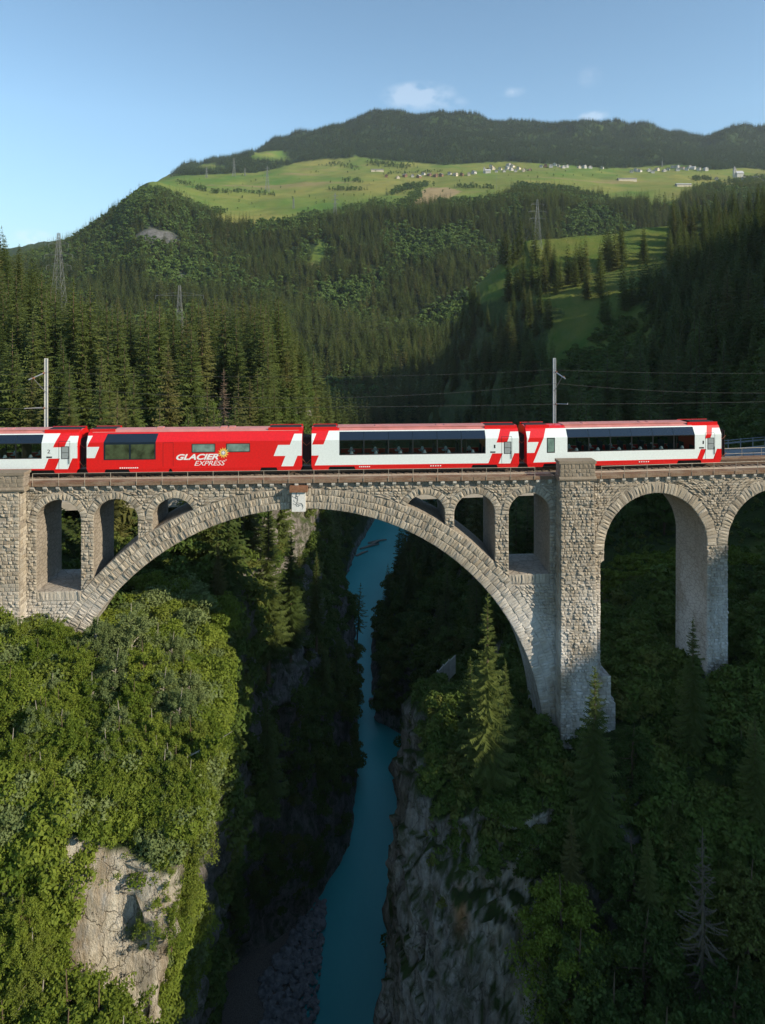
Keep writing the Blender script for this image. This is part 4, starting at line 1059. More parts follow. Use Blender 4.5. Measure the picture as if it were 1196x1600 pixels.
for p in ([(6.05, .8), (6.07, .8), (6.07, 2.72), (6.05, 2.72)], [(6.86, .8), (6.88, .8), (6.88, 2.72), (6.86, 2.72)], [(6.05, 2.71), (6.88, 2.71), (6.88, 2.73), (6.05, 2.73)]): c.panel(m, p, .008)
c.put(m, 'door', M_rubber)
c.text('GLACIER', 7.02, 1.34, .62, bold=.022, shear=.32, width=3.40)
c.text('EXPRESS', 8.52, .84, .56, bold=0.0, shear=.32, width=2.48)
c.text('®', 11.05, 1.22, .16, width=.12)
# emblem: a twelve-pointed sun round a small white cross
m = MB(); ca, cz = 10.90, 1.86; P = []
for k in range(24):
    t = 2 * math.pi * k / 24 + .13; r = .47 if k % 2 == 0 else .26; P.append((ca + r * math.cos(t), cz + r * math.sin(t)))
for i in range(24): c.panel(m, [(ca, cz), P[i], P[(i + 1) % 24]], .022)
em = c.put(m, 'sun_emblem', M_yellow, fix=True)
m = MB(); P = [(ca + .19 * math.cos(t), cz + .19 * math.sin(t)) for t in np.linspace(0, 2 * math.pi, 17)[:-1]]; c.panel(m, P, .030); c.put(m, 'emblem_disc', M_grey, em)
m = MB(); c.panel(m, [(ca - .04, cz - .13), (ca + .04, cz - .13), (ca + .04, cz + .13), (ca - .04, cz + .13)], .036); c.panel(m, [(ca - .13, cz - .04), (ca + .13, cz - .04), (ca + .13, cz + .04), (ca - .13, cz + .04)], .037); c.put(m, 'emblem_cross', M_text, em)
c.cross(c.L - .68, 1); c.cross(-.62, 0)
m = MB()
for k in range(9): a = 2.6 + k * .17; c.panel(m, [(a, .68), (a + .11, .68), (a + .13, .77), (a + .02, .77)], .01)
c.put(m, 'small_print', M_text)
c.running([(0, 1.5), (3.3, 6.6), (6.7, c.L - 3.3), (c.L - 2.1, c.L)]); c.roof_ends(); c.gangway()

# ================================================================== VEGETATION
def tri_mesh(name, T, mat):
    T = np.asarray(T, dtype=np.float32); n = len(T)
    return meshdata(name, T.reshape(-1, 3), np.arange(n * T.shape[1]).reshape(n, T.shape[1]), mat)
def spruce_mesh(name, seed, H, levels, per, spines, r0=.17, low=.06, mat=None, thin=1.0, power=.85, wing=.30, droop=.45):
    r = np.random.default_rng(seed); T = []
    zs = H * (low + (1 - low) * np.linspace(0, .985, levels) ** .92)
    side = 1 + .22 * np.sin(np.arange(3) * 2 + r.uniform(0, 6))
    for li, z in enumerate(zs):
        f = (z / H - low) / (1 - low)
        R = H * r0 * (1 - f) ** power * r.uniform(.78, 1.15) + .12
        if f < .12: R *= .55 + f * 3.5
        n = max(4, int(per * (.55 + .45 * (1 - f)) * thin + r.uniform(-.5, .9)))
        a0 = r.uniform(0, 6.28)
        for k in range(n):
            az = a0 + 6.283 * (k + r.uniform(-.3, .3)) / n
            L = R * r.uniform(.62, 1.12)
            if r.random() < .06: L *= .4
            dx, dy = math.cos(az), math.sin(az); zz = z + r.uniform(-.02, .02) * H
            ns = max(2, int(spines * (.45 + .55 * L / (H * r0)))); dr = droop * r.uniform(.7, 1.2) * (1.15 - .9 * f); up = .30 * f
            def P(t): return np.array([dx * L * t, dy * L * t, zz + L * (up * t - dr * t + dr * .45 * t ** 3)])
            lat = np.array([-dy, dx, 0])
            for q in range(ns):
                t0, t1 = q / ns * .92 + .06, (q + 1.15) / ns * .92 + .06
                p0, p1 = P(t0), P(min(t1, 1.04)); w = wing * L * (1 - .62 * t0) * r.uniform(.7, 1.25) + .05
                for sg in (-1, 1):
                    tip = p0 * .35 + p1 * .65 + lat * sg * w + (p1 - p0) * .55 + np.array([0, 0, -w * r.uniform(.25, .75)])
                    T.append((p0, p1, tip) if sg > 0 else (p1, p0, tip))
    for k in range(7):       # leading shoot
        a = k * .9; T.append(((0, 0, H * 1.01), (.10 * math.cos(a) * H / 20, .1 * math.sin(a) * H / 20, H * .955), (.10 * math.cos(a + .8) * H / 20, .1 * math.sin(a + .8) * H / 20, H * .95)))
    return tri_mesh(name, T, mat or M_spruce)
def tube_mesh(name, parts, mat):
    m = MB()
    for pts, rr, n in parts: m.tube(pts, rr, n)
    return meshdata(name, m.v, m.f, mat)
def trunk_mesh(H, r=.011): return tube_mesh('trunk', [([(0, 0, -1.5), (0, 0, H * .3), (0, 0, H * .97)], [H * r * 1.2, H * r, .03], 7)], M_bark)

def leafy_mesh(name, seed, H, W, nblob, nleaf, ls, mat, flat=.75, base=.18):
    r = np.random.default_rng(seed); T = []
    C = []
    for _ in range(nblob):
        a = r.uniform(0, 6.283); rad = W * math.sqrt(r.random()) * (.85 if nblob > 40 else .62); h = H * (base + (1 - base) * r.uniform(.12, .9))
        kx = math.sqrt(max(.05, 1 - ((h / H - .55) / .52) ** 2)); C.append((rad * kx * math.cos(a), rad * kx * math.sin(a), h, W * (r.uniform(.10, .30) if nblob > 40 else r.uniform(.20, .40))))
    C = np.array(C); n = nleaf
    ci = r.choice(len(C), n, p=C[:, 3] ** 2 / (C[:, 3] ** 2).sum())
    d = r.normal(size=(n, 3)); d[:, 2] = np.abs(d[:, 2]) * .9 - .25; d /= np.linalg.norm(d, axis=1, keepdims=True)
    rad = C[ci, 3] * (1 - .45 * r.random(n) ** 2)
    p = C[ci, :3] + d * rad[:, None] * np.array([1, 1, flat])
    nrm = d * .8 + r.normal(size=(n, 3)) * .55 + np.array([0, 0, .35]); nrm /= np.linalg.norm(nrm, axis=1, keepdims=True)
    t = np.cross(nrm, r.normal(size=(n, 3))); t /= np.linalg.norm(t, axis=1, keepdims=True); b = np.cross(nrm, t)
    s = ls * r.uniform(.6, 1.35, n)[:, None]
    Q = np.stack([p - t * s, p + b * s * .55 - t * s * .1, p + t * s, p - b * s * .55 + t * s * .1], 1)
    return meshdata(name, Q.reshape(-1, 3), np.arange(n * 4).reshape(n, 4), mat)
def limbs(seed, H, W, mat, n=9):
    r = random.Random(seed); parts = [([(0, 0, -1.2), (r.uniform(-.2, .2), r.uniform(-.2, .2), H * .4), (r.uniform(-.3, .3), r.uniform(-.3, .3), H * .85)], [H * .017, H * .012, .03], 7)]
    for k in range(n):
        h = H * r.uniform(.2, .6); a = r.uniform(0, 6.28); L = W * r.uniform(.5, .85)
        parts.append(([(0, 0, h), (L * .5 * math.cos(a), L * .5 * math.sin(a), h + L * .45), (L * math.cos(a), L * math.sin(a), h + L * .75)], [H * .007, H * .005, .015], 5))
    return tube_mesh('trunk', parts, mat)

def feather(seed, H, W, nb, per, ls, mat, bark, droop=.25):
    r = np.random.default_rng(seed); tubes = [([(0, 0, -1.2), (r.uniform(-.15, .15), r.uniform(-.15, .15), H * .45), (r.uniform(-.3, .3), r.uniform(-.3, .3), H * .9)], [H * .015, H * .010, .02], 6)]; C = []; D = []
    for k in range(nb):
        h = H * (.10 + .82 * (k + r.random()) / nb); f = h / H; a = r.uniform(0, 6.283); L = W * (1.05 - .75 * max(0, f - .35) / .65) * (.55 + .45 * min(1, f / .3)) * r.uniform(.65, 1.15); e = r.uniform(.25, 1.0) - .3 * (1 - f)
        d = np.array([math.cos(a) * math.cos(e), math.sin(a) * math.cos(e), math.sin(e)]); p0 = np.array([0, 0, h * .8])
        P = lambda t: p0 + d * L * t - np.array([0, 0, droop * L * t * t])
        if k % 3 == 0: tubes.append(([tuple(P(0)), tuple(P(.5)), tuple(P(.95))], [H * .006, H * .004, .008], 4))
        for q in range(7):
            t = .28 + .72 * (q + r.random()) / 7; c = P(t); g = d + r.normal(size=3) * .75; g[2] += .15; g /= np.linalg.norm(g); l = L * r.uniform(.16, .34)
            u = r.random(per); pts = c + g * l * u[:, None] - np.array([0, 0, .5 * droop]) * (l * u[:, None]) ** 2 + r.normal(size=(per, 3)) * (.05 + .10 * l)
            C.append(pts)
    p = np.concatenate(C); n = len(p); nrm = r.normal(size=(n, 3)) * .7 + np.array([0, 0, .7]) + p * np.array([.12, .12, 0]); nrm /= np.linalg.norm(nrm, axis=1, keepdims=True)
    t = np.cross(nrm, r.normal(size=(n, 3))); t /= np.linalg.norm(t, axis=1, keepdims=True); b = np.cross(nrm, t); s_ = ls * r.uniform(.55, 1.4, n)[:, None]
    Q = np.stack([p - t * s_, p + b * s_ * .6, p + t * s_, p - b * s_ * .6], 1)
    return meshdata('crown', Q.reshape(-1, 3), np.arange(n * 4).reshape(n, 4), mat), tube_mesh('trunk', tubes, bark)
# prototypes: (crown mesh, trunk mesh, height)
NEAR_SP = [(spruce_mesh('crown', 11 + i, 16, 54, 11, 12, r0=(.15, .18, .135)[i], low=(.10, .05, .14)[i]), trunk_mesh(16), 16) for i in range(3)]
MID_SP = [(spruce_mesh('crown', 31 + i, 26, 40, 9.5, 5, r0=(.15, .175, .135, .16)[i], low=(.05, .03, .08, .12)[i], wing=.40, power=(.75, .85, .65, .8)[i]), trunk_mesh(26, .009), 26) for i in range(4)]
DEAD_SP = (spruce_mesh('crown', 51, 16, 46, 8, 10, r0=.15, low=.08, mat=M_deadneedle, thin=.8, wing=.10, droop=.6), trunk_mesh(16), 16)
GREY_SP = (spruce_mesh('crown', 52, 14, 40, 8, 12, r0=.20, low=.05, mat=M_greytwig, thin=.7, wing=.05, droop=.75), tube_mesh('trunk', [([(0, 0, -1.5), (0, 0, 5), (0, 0, 14.6)], [.16, .12, .03], 7)], M_greytwig), 14)
LARCH = (spruce_mesh('crown', 53, 24, 20, 6, 9, r0=.17, low=.45, thin=.8, wing=.2, droop=.35), trunk_mesh(24, .010), 24)
BROAD = [(*feather(61 + i, 7.5, (3.0, 2.5, 3.4, 2.7)[i], (84, 72, 92, 84)[i], 46, (.074, .070, .082, .066)[i], M_bleaf if i < 3 else M_bleafgrey, M_barkpale if i in (1, 3) else M_bark, (.25, .1, .35, .2)[i]), 7.5) for i in range(4)]
M_dleaf = leaf_mat('shade_painted_leaves', (.035, .070, .018), (.085, .125, .030), (.12, .14, .035), .25)  # darker copy of the broad leaf colour, the slope's shade put into it
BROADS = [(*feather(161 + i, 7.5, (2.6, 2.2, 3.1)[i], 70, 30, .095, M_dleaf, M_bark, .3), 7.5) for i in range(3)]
MIDB = [(leafy_mesh('crown', 71 + i, 12, 4.2, 26, 2600, .42, M_bleaffar), limbs(71 + i, 12, 4, M_bark), 12) for i in range(2)]
BUSHES = [leafy_mesh('shrub', 81 + i, 1.5, 1.3, 9, 700, .11, M_bush, base=0) for i in range(3)]
FAR_SP = [spruce_mesh('far_spruce', 91 + i, 22, 10, 7, 1, r0=.20, low=.04, mat=M_sprucefar, wing=.55) for i in range(3)]
MFAR_SP = [spruce_mesh('distant_spruce', 95 + i, 25, 18, 7.5, 2, r0=(.17, .15, .19)[i], low=.03, wing=.5) for i in range(3)]
FAR_B = [leafy_mesh('far_broadleaf', 101 + i, 13, 5, 12, 190, 1.15, M_bleaffar, base=0) for i in range(2)]
BUSHL = [leafy_mesh('shrub', 181 + i, 1.5, 1.3, 14, 1500, .075, M_bleaf if i else M_bleafgrey, base=0) for i in range(3)]
TUFTL = [leafy_mesh('tuft', 112, 1.0, .8, 5, 110, .15, M_bleaf, base=0)]
TUFT = [leafy_mesh('tuft', 111, .9, .8, 5, 90, .16, M_bush, base=0)]

trees = []      # (kind, protos index, position, scale, rotation, zone)
def add(kind, i, p, s, zone, rot=None, tilt=0): trees.append((kind, i, tuple(p), s, rnd.uniform(0, 6.28) if rot is None else rot, zone, tilt))
pxy = lambda p: (CX + FP * p[0] / p[1], HY + FP * (CZ - p[2]) / p[1])

# sunlit spruce forest on the left slope behind the bridge
def scatter(x0, x1, y0, y1, step, cond, place):
    pts = []
    y = y0
    while y < y1:
        x = x0
        while x < x1:
            xx, yy = x + rnd.uniform(-.45, .45) * step, y + rnd.uniform(-.45, .45) * step
            if cond(xx, yy):
                g = ground(xx, yy)
                if g is not None: place(xx, yy, g.z)
            x += step
        y += step * .92
LR = np.array([[75, -27], [100, -21], [130, -20], [160, -22], [190, -25], [222, -30], [260, -31], [300, -28], [335, -20], [372, 0]])
def lefthill(x, y):
    if y < 135 and x > -30 - (y - 75) * .1: return False
    return x < np.interp(y, LR[:, 0], LR[:, 1]) - 1 and x > -.572 * y * 1.06 - 8
def pl(x, y, z):
    if z < -84: return
    if rnd.random() < .08: return
    h = (.42 + .50 * rnd.random() ** .7) * (1 if y > 120 else .75)
    add('spruce', rnd.randrange(4), (x, y, z - .6), h, 'left')
scatter(-230, 20, 92, 385, 5.7, lefthill, pl)
# spruces on the dark flank right of the gorge, and the copses on the clearing
def inm(x, y, z):
    u, v = CX + FP * x / y, HY + FP * (CZ - z) / y
    return any(inpoly(np.array([u]), np.array([v]), q)[0] for q in MEAD)
def pr_(x, y, z):
    if y > 330 and inpoly(np.array([CX + FP * x / y]), np.array([HY + FP * (CZ - z - 19) / y]), MEAD[0])[0] and rnd.random() < .98: return
    if y > 330 and inpoly(np.array([CX + FP * x / y]), np.array([HY + FP * (CZ - z - 9) / y]), MEAD[0])[0]: return
    if z > -86 and not inm(x, y, z) and not (y < 170 and x < 75 and z > -32 and y > 70 and rnd.random() < .75):
        if rnd.random() < .1: return
        add('spruce', rnd.randrange(4), (x, y, z - .6), (.5 + .48 * rnd.random() ** .7), 'right')
scatter(-2, 300, 110, 475, 8.2, lambda x, y: x > np.interp(y, [110, 160, 222, 300, 335, 372, 450], [20, 22, 20, 30, 50, 52, 40]) and x < .572 * y * 1.08 + 8, pr_)
for u, v, Y, n, sp in ((905, 425, 385, 6, 7), (880, 430, 395, 5, 7), (962, 420, 405, 8, 8), (930, 445, 360, 5, 6), (815, 478, 400, 6, 8), (860, 478, 380, 6, 7), (845, 440, 420, 3, 6), (1010, 425, 400, 2, 6), (800, 395, 440, 7, 8), (995, 500, 330, 4, 7), (960, 505, 330, 3, 6), (930, 640, 190, 4, 6), (950, 600, 230, 4, 6), (1040, 640, 190, 3, 6), (1090, 640, 200, 3, 6)):
    for k in range(n):
        x, y = (u - CX) / FP * Y + rnd.uniform(-1, 1) * sp, Y + rnd.uniform(-1, 1) * sp
        g = ground(x, y)
        if g: add('spruce', rnd.randrange(4), (x, y, g.z - .6), rnd.uniform(.7, 1.1), 'clearing' if v < 520 else 'right')
for u, Y in ((800, 228), (845, 232), (905, 205), (768, 240)):
    x = (u - CX) / FP * Y; g = ground(x, Y); add('spruce', rnd.randrange(4), (x, Y, g.z - .6), rnd.uniform(1.15, 1.3), 'right')

# left gorge wall and the bank behind the bridge
def wall(x, y, z):
    if z < -72 or (z < -62 and y < 130): return
    add('spruce', rnd.randrange(4), (x, y, z - 1.2), rnd.uniform(.38, .70), 'wall')
scatter(-34, -4, 72, 230, 5.2, lambda x, y: x > np.interp(y, LR[:, 0], LR[:, 1]) - 4 and x < np.interp(y, [72, 100, 130, 230], [-14, -12, -8, -13]), wall)
def rbank(x, y, z):
    if z < -84: return
    near_river = y > 160 and x < 30
    if near_river or rnd.random() < .6: add('broadleaf_mid', rnd.randrange(2), (x, y, z - .5), rnd.uniform(.28, .55) if near_river else rnd.uniform(.4, .85), 'bank')
    else: add('spruce', rnd.randrange(4), (x, y, z - .6), rnd.uniform(.35, .7), 'bank')
scatter(-4, 46, 95, 300, 5.6, lambda x, y: x > np.interp(y, [95, 130, 160, 168, 190, 240, 300], [9, 10, 13, 5, 2, 8, 22]), rbank)

# near trees set by hand: (kind, proto, photo x, base Y, height, zone label)
NEARSP = [
 (762, 50.5, 15.5, 0, 'tall slender spruce with a sunlit tip on the rock buttress left of the pier foot'),
 (735, 52.5, 8.5, 1, 'small spruce crowded against the tall one on the rock buttress'),
 (790, 53.0, 8.0, 2, 'short dark spruce right of the tall slender one on the buttress'),
 (930, 47.5, 14.5, 1, 'dark bushy spruce standing in front of the foot of the tall pier'),
 (893, 46.0, 8.0, 0, 'drooping dark spruce low on the rock left of the pier foot spruce'),
 (1083, 51.0, 11.0, 0, 'dark narrow spruce in front of the right-hand pier'),
 (1012, 44.0, 8.5, 2, 'dark spruce low on the shaded slope at the right'),
 (1180, 46.0, 9.0, 1, 'dark spruce at the right edge below the approach arches'),
 (420, 88.0, 21.0, 0, 'large spruce with a sunlit top seen through the big arch, just left of its crown'),
 (395, 90.0, 18.0, 2, 'slim spruce left of the large sunlit one under the big arch'),
 (455, 95.0, 17.0, 1, 'dark spruce right of the large sunlit one under the big arch'),
 (341, 70.0, 6.2, 1, 'small bright green spruce on the grassy ledge under the arch'),
 (330, 88.0, 13.0, 2, 'spruce with a bare lower trunk behind the grassy ledge'),
 (300, 92.0, 13.0, 0, 'spruce behind the grassy ledge, seen under the left part of the arch'),
 (495, 110.0, 15.0, 2, 'dark spruce on the gorge edge under the crown of the arch'),
 (372, 80.0, 9.0, 0, 'dark young spruce at the cliff edge under the big arch'),
 (108, 84.0, 15.0, 1, 'spruce seen through the leftmost small arch'),
 (197, 84.0, 14.0, 2, 'spruce seen through the second small arch from the left'),
]
def thing_tree(name, crown, trunk, p, s, rot, label, cat, group, tilt=0):
    e = empty(name, p, label, cat, group); e.rotation_euler = (tilt, 0, rot); e.scale = (s, s, s)
    a = link('trunk', trunk, e); b = link('crown', crown, e); return e
WALLTOP = {420: 795, 395: 850, 455: 830, 495: 862, 372: 905}
for u, Y, h, i, lab in NEARSP:
    x = (u - CX) / FP * Y; g = ground(x, Y); cr, tr, H = NEAR_SP[i]
    bz = g.z - .5 if u not in WALLTOP else CZ - (WALLTOP[u] - HY) / FP * Y - h
    thing_tree('spruce_tree', cr, tr, (x, Y, bz), h / H, rnd.uniform(0, 6), lab, 'spruce tree', None)
x, Y = (556 - CX) / FP * 191, 191; thing_tree('pine_tree', LARCH[0], LARCH[1], (x, Y, -87.5), 1.0, .4, 'lone thin pine with a long bare trunk in front of the turquoise river', 'pine tree', None, tilt=.0)
bpy.data.objects['pine_tree'].rotation_euler = (0, .06, 0)
x, Y = (350 - CX) / FP * 118, 118; g = ground(x, Y); thing_tree('dead_spruce', DEAD_SP[0], DEAD_SP[1], (x, Y, g.z - .5), (CZ - (572 - HY) / FP * Y - g.z) / 16, 1, 'dead brown spruce standing among green ones just above the red coach', 'dead tree', None)
x, Y = (1098 - CX) / FP * 41, 41; g = ground(x, Y); thing_tree('dead_spruce', GREY_SP[0], GREY_SP[1], (x, Y, g.z - .5), (CZ - (1285 - HY) / FP * Y - g.z) / 14.4, 1, 'bare grey dead spruce with drooping twigs at the lower right', 'dead tree', None)

# leafy trees on the lit near slope, lower left (photo x, photo y of the crown top, Y, spread, proto)
NB = [(285, 1015, 50, 0), (305, 1055, 48.5, 1), (268, 975, 51.5, 3), (318, 1095, 46.5, 2), (245, 960, 52, 1), (295, 1035, 47.5, 3), (30, 955, 49, 1), (85, 952, 49.5, 0), (150, 948, 49, 3), (205, 925, 50.5, 3), (225, 985, 47, 0), (60, 985, 47, 2), (120, 990, 46.5, 0), (180, 1000, 46, 3),
      (255, 1030, 46, 3), (15, 1015, 46, 0), (80, 1040, 45, 3), (145, 1040, 45, 1), (210, 1050, 44.5, 2), (280, 1060, 44.5, 3), (40, 1080, 44, 0), (105, 1085, 44, 2), (170, 1090, 43.5, 0),
      (240, 1095, 43, 1), (300, 1105, 43.3, 0), (330, 1150, 42.5, 1), (10, 1130, 43, 2), (75, 1135, 42.5, 0), (140, 1140, 42.5, 1), (200, 1145, 42, 2), (265, 1150, 42, 3),
      (35, 1185, 42, 1), (100, 1190, 41.5, 0), (165, 1195, 41, 2), (230, 1200, 41, 1), (290, 1200, 41.3, 0), (10, 1240, 41, 2), (70, 1245, 41, 0), (130, 1240, 40.5, 1), (185, 1240, 40.3, 0), (315, 1230, 41, 2), (255, 1240, 40.5, 1)]
NB2 = [(20, 1300, 38.5, 0), (50, 1340, 38, 2), (15, 1380, 37, 1), (60, 1420, 36.5, 0), (20, 1450, 36, 2), (110, 1485, 35, 0), (60, 1500, 35, 1), (150, 1510, 34.5, 2), (10, 1530, 34.5, 0), (185, 1560, 34, 1), (100, 1550, 33.5, 2), (50, 1575, 33, 0), (140, 1585, 33, 1), (262, 1275, 41, 0)]
SL = ['round green crown', 'yellow-green crown', 'wide green crown', 'silvery green crown']
ROW = {0: 'just below the viaduct', 1: 'high on the lit slope', 2: 'midway down the lit slope', 3: 'above the rock', 4: 'beside or below the rock'}
for lst_, low in ((NB, 0), (NB2, 1)):
    for u, v, Y, i in lst_:
        x = (u - CX) / FP * Y; g = ground(x, Y)
        if g is None: continue
        top = CZ - (v - HY) / FP * Y; cr, tr, H = BROAD[i]
        base = g.z - .5; h = top - base
        if h < 3.2: base = top - 3.6; h = 3.6
        if g.z < top - 8.5 and u > 240: top -= .4; h = 3.8; base = top - h; x -= .9
        if h > 9.5: base = top - 9.5; h = 9.5
        s = h / H
        if s < .62: s = .62; base = top - H * s
        r_ = 4 if low else (0 if v < 960 else 1 if v < 1060 else 2 if v < 1160 else 3)
        hz = 'near the left edge' if u < 70 else 'left of the rim' if u < 190 else 'near the rim' if u < 270 else 'overhanging the gorge'
        thing_tree('leafy_tree', cr, tr, (x, Y, base), s, rnd.uniform(0, 6), '%s sunlit tree, %s, %s, %s' % ('tall' if h > 6.5 else 'low', SL[i], hz, ROW[r_]), 'tree', 'leafy trees on the sunlit slope at the lower left')
lt = empty('leaning_tree', at(286, 1186, 42.0), 'slender pale branch tree leaning out over the gorge from the lit slope', 'tree'); lt.rotation_euler = (0, 1.12, .1); lt.scale = (.62, .62, .62)
lm_, lk_ = feather(77, 6.2, 1.1, 34, 30, .13, M_bleaf, M_barkpale, .1); link('crown', lm_, lt); link('trunk', lk_, lt)
for k in range(46):
    Y = rnd.uniform(38.6, 43.5); x = rnd.uniform(-.56 * Y, -11.6)
    if Y < 41.2 and -18.8 < x < -11: Y += 2.0
    g = ground(x, Y); i = rnd.choice((0, 1, 2, 0, 1, 3)); cr, tr, H = BROAD[i]; h = rnd.uniform(3.6, 5.4); u = CX + FP * x / Y
    hz = 'near the left edge' if u < 70 else 'left of the rim' if u < 190 else 'near the rim' if u < 270 else 'overhanging the gorge'
    thing_tree('leafy_tree', cr, tr, (x, Y, g.z - h * .22), h / H, rnd.uniform(0, 6), 'small sunlit tree, %s, %s, above the pale rock' % (SL[i], hz), 'tree', 'small trees crowding the slope above the pale rock')
for k in range(28):       # foliage crowding both sides of the pale rock face
    if k > 26: continue
    if k < 22: Y = rnd.uniform(35.5, 38.8); x = rnd.uniform(-.58 * Y, -.515 * Y); side = 'left of the pale rock, near the left edge'
    else: Y = rnd.uniform(38.8, 40.4); x = rnd.uniform(-13.0, -12.0); side = 'hanging over the right side of the pale rock'
    i = rnd.choice((0, 1, 2)); cr, tr, H = BROAD[i]; h = rnd.uniform(3.0, 4.6); g = ground(x, Y); z = max(g.z, -30 if k < 22 else -27) if k < 22 else rnd.uniform(-24.5, -19.5)
    thing_tree('leafy_tree', cr, tr, (x, Y, (rnd.uniform(-29, -21) if k < 22 else z)), h / H, rnd.uniform(0, 6), '%s sunlit tree, %s, %s' % ('bigger' if h > 3.8 else 'small', SL[i].replace(' crown', ''), side), 'tree', 'small trees beside the pale rock face')
for u, Y, h in ((405, 290, 1.0), (425, 296, 1.0), (440, 300, 1.1), (455, 306, 1.1), (500, 318, 1.25), (512, 330, 1.2), (524, 338, 1.3), (536, 345, 1.2), (545, 350, 1.3), (556, 356, 1.25), (566, 362, 1.2), (574, 368, 1.15), (530, 352, 1.2), (550, 364, 1.2), (508, 342, 1.2), (490, 312, 1.3), (478, 305, 1.3), (468, 300, 1.3)):
    x = (u - CX) / FP * Y; g = ground(x, Y); add('spruce', rnd.randrange(4), (x, Y, max(g.z, -64) - .6), h, 'left')
# leafy trees lower right in the shade
for u, v, Y, i, lab in ((880, 1345, 43, 1, 'yellow-green leafy tree in the shade right of the rock buttress'), (905, 1420, 41, 0, 'leafy tree below the yellow-green one at the lower right'), (1010, 1395, 42, 2, 'dark leafy tree left of the grey dead spruce'),
      (1170, 1320, 42, 0, 'dark leafy tree at the right edge beside the grey dead spruce'), (990, 1290, 45, 0, 'dark leafy tree on the shaded slope below the pier'), (1050, 1240, 47, 2, 'dark leafy tree on the shaded slope between pier and right edge'),
      (1150, 1480, 39, 2, 'dark leafy tree in the bottom right corner'), (960, 1500, 39.5, 1, 'leafy tree at the bottom right of the rock buttress'), (1040, 1540, 38, 0, 'dark leafy tree at the bottom edge below the dead spruce'), (1160, 1130, 49, 1, 'dark leafy tree at the right edge below the second approach arch'), (990, 1120, 50, 2, 'dark leafy tree right of the tall pier foot')):
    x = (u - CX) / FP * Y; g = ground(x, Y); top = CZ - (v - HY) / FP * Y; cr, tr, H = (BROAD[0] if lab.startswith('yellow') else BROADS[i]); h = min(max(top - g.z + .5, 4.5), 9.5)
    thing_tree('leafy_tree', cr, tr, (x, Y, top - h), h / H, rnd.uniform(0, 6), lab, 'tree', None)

# far slopes
def fscatter(n, u0, u1, Y0, Y1, cond):
    u = rng.uniform(u0, u1, n); a = rng.random(n); Y = np.sqrt(Y0 ** 2 + a * (Y1 ** 2 - Y0 ** 2)); b = far_ground(u, Y)
    z = b(Ff[..., 2]); md = b(meadf); rk = b(rockf); py = HY + FP * (CZ - z) / Y
    k = cond(u, Y, z, md, rk, py, rng.random(n)); return np.stack([(u - CX) / FP * Y, Y, z], 1)[k], u[k], py[k]
A, uA, pyA = fscatter(30000, -60, 1260, 470, 1120, lambda u, Y, z, md, rk, py, r: (md < .35) & (rk < .6) & ((py > np.interp(u, Uf, m_lo)) | (Y < 900)) & (r < .92))
B_, uB, pyB = fscatter(52000, 150, 1320, 1500, 2950, lambda u, Y, z, md, rk, py, r: (md < .3) & (py < np.interp(u, Uf, m_hi) + 3))
n = len(A)
broad = (np.array([noise.noise(Vector((p[0] * .012, p[1] * .012, 4))) for p in A]) + rng.random(n) * .35) > .30
broad |= (uA < 330) & (pyA < 420) & (rng.random(n) < .55)

def gn_object(name, pts, scl, idx, protos, label=None, cat=None, kind='stuff', mats=None):
    pts = np.asarray(pts, dtype=np.float32); n = len(pts)
    me = bpy.data.meshes.new(name); me.vertices.add(n); me.vertices.foreach_set('co', pts.ravel())
    for nm, ty, arr in (('scl', 'FLOAT', scl), ('rot', 'FLOAT', rng.uniform(0, 6.28, n)), ('idx', 'INT', idx)):
        a = me.attributes.new(nm, ty, 'POINT'); a.data.foreach_set('value', np.asarray(arr, dtype=np.int32 if ty == 'INT' else np.float32))
    o = link(name, me)
    cl = bpy.data.collections.new(name + '_kinds')
    for k, m in enumerate(protos): cl.objects.link(bpy.data.objects.new('%s_%02d' % (name, k), m))
    ng = bpy.data.node_groups.new(name, 'GeometryNodeTree'); ng.interface.new_socket('Geometry', in_out='INPUT', socket_type='NodeSocketGeometry'); ng.interface.new_socket('Geometry', in_out='OUTPUT', socket_type='NodeSocketGeometry')
    N = ng.nodes; L = ng.links; gi = N.new('NodeGroupInput'); go = N.new('NodeGroupOutput'); ip = N.new('GeometryNodeInstanceOnPoints'); ci = N.new('GeometryNodeCollectionInfo')
    ci.inputs['Collection'].default_value = cl; ci.inputs['Separate Children'].default_value = True; ci.inputs['Reset Children'].default_value = True
    def att(nm, ty): a = N.new('GeometryNodeInputNamedAttribute'); a.data_type = ty; a.inputs['Name'].default_value = nm; return a.outputs[0]
    cx_ = N.new('ShaderNodeCombineXYZ'); L.new(att('rot', 'FLOAT'), cx_.inputs[2])
    L.new(gi.outputs[0], ip.inputs['Points']); L.new(ci.outputs[0], ip.inputs['Instance']); ip.inputs['Pick Instance'].default_value = True
    L.new(att('idx', 'INT'), ip.inputs['Instance Index']); L.new(cx_.outputs[0], ip.inputs['Rotation']); L.new(att('scl', 'FLOAT'), ip.inputs['Scale'])
    L.new(ip.outputs[0], go.inputs[0]); md = o.modifiers.new('scatter', 'NODES'); md.node_group = ng
    tag(o, label, cat, kind=kind); return o

idxA = np.where(broad, 3 + rng.integers(0, 2, n), rng.integers(0, 3, n)); sA = np.where(broad, rng.uniform(.55, 1.15, n), rng.uniform(.5, 1.05, n))
gn_object('mountain_forest', A - [0, 0, .8], sA, idxA, MFAR_SP + FAR_B, 'mixed forest covering the steep mountainside behind the train', 'forest')
gn_object('summit_forest', B_ - [0, 0, .8], rng.uniform(.7, 1.15, len(B_)), rng.integers(0, 3, len(B_)), FAR_SP, 'dense dark spruce forest on the rear mountain up to its summit', 'forest')

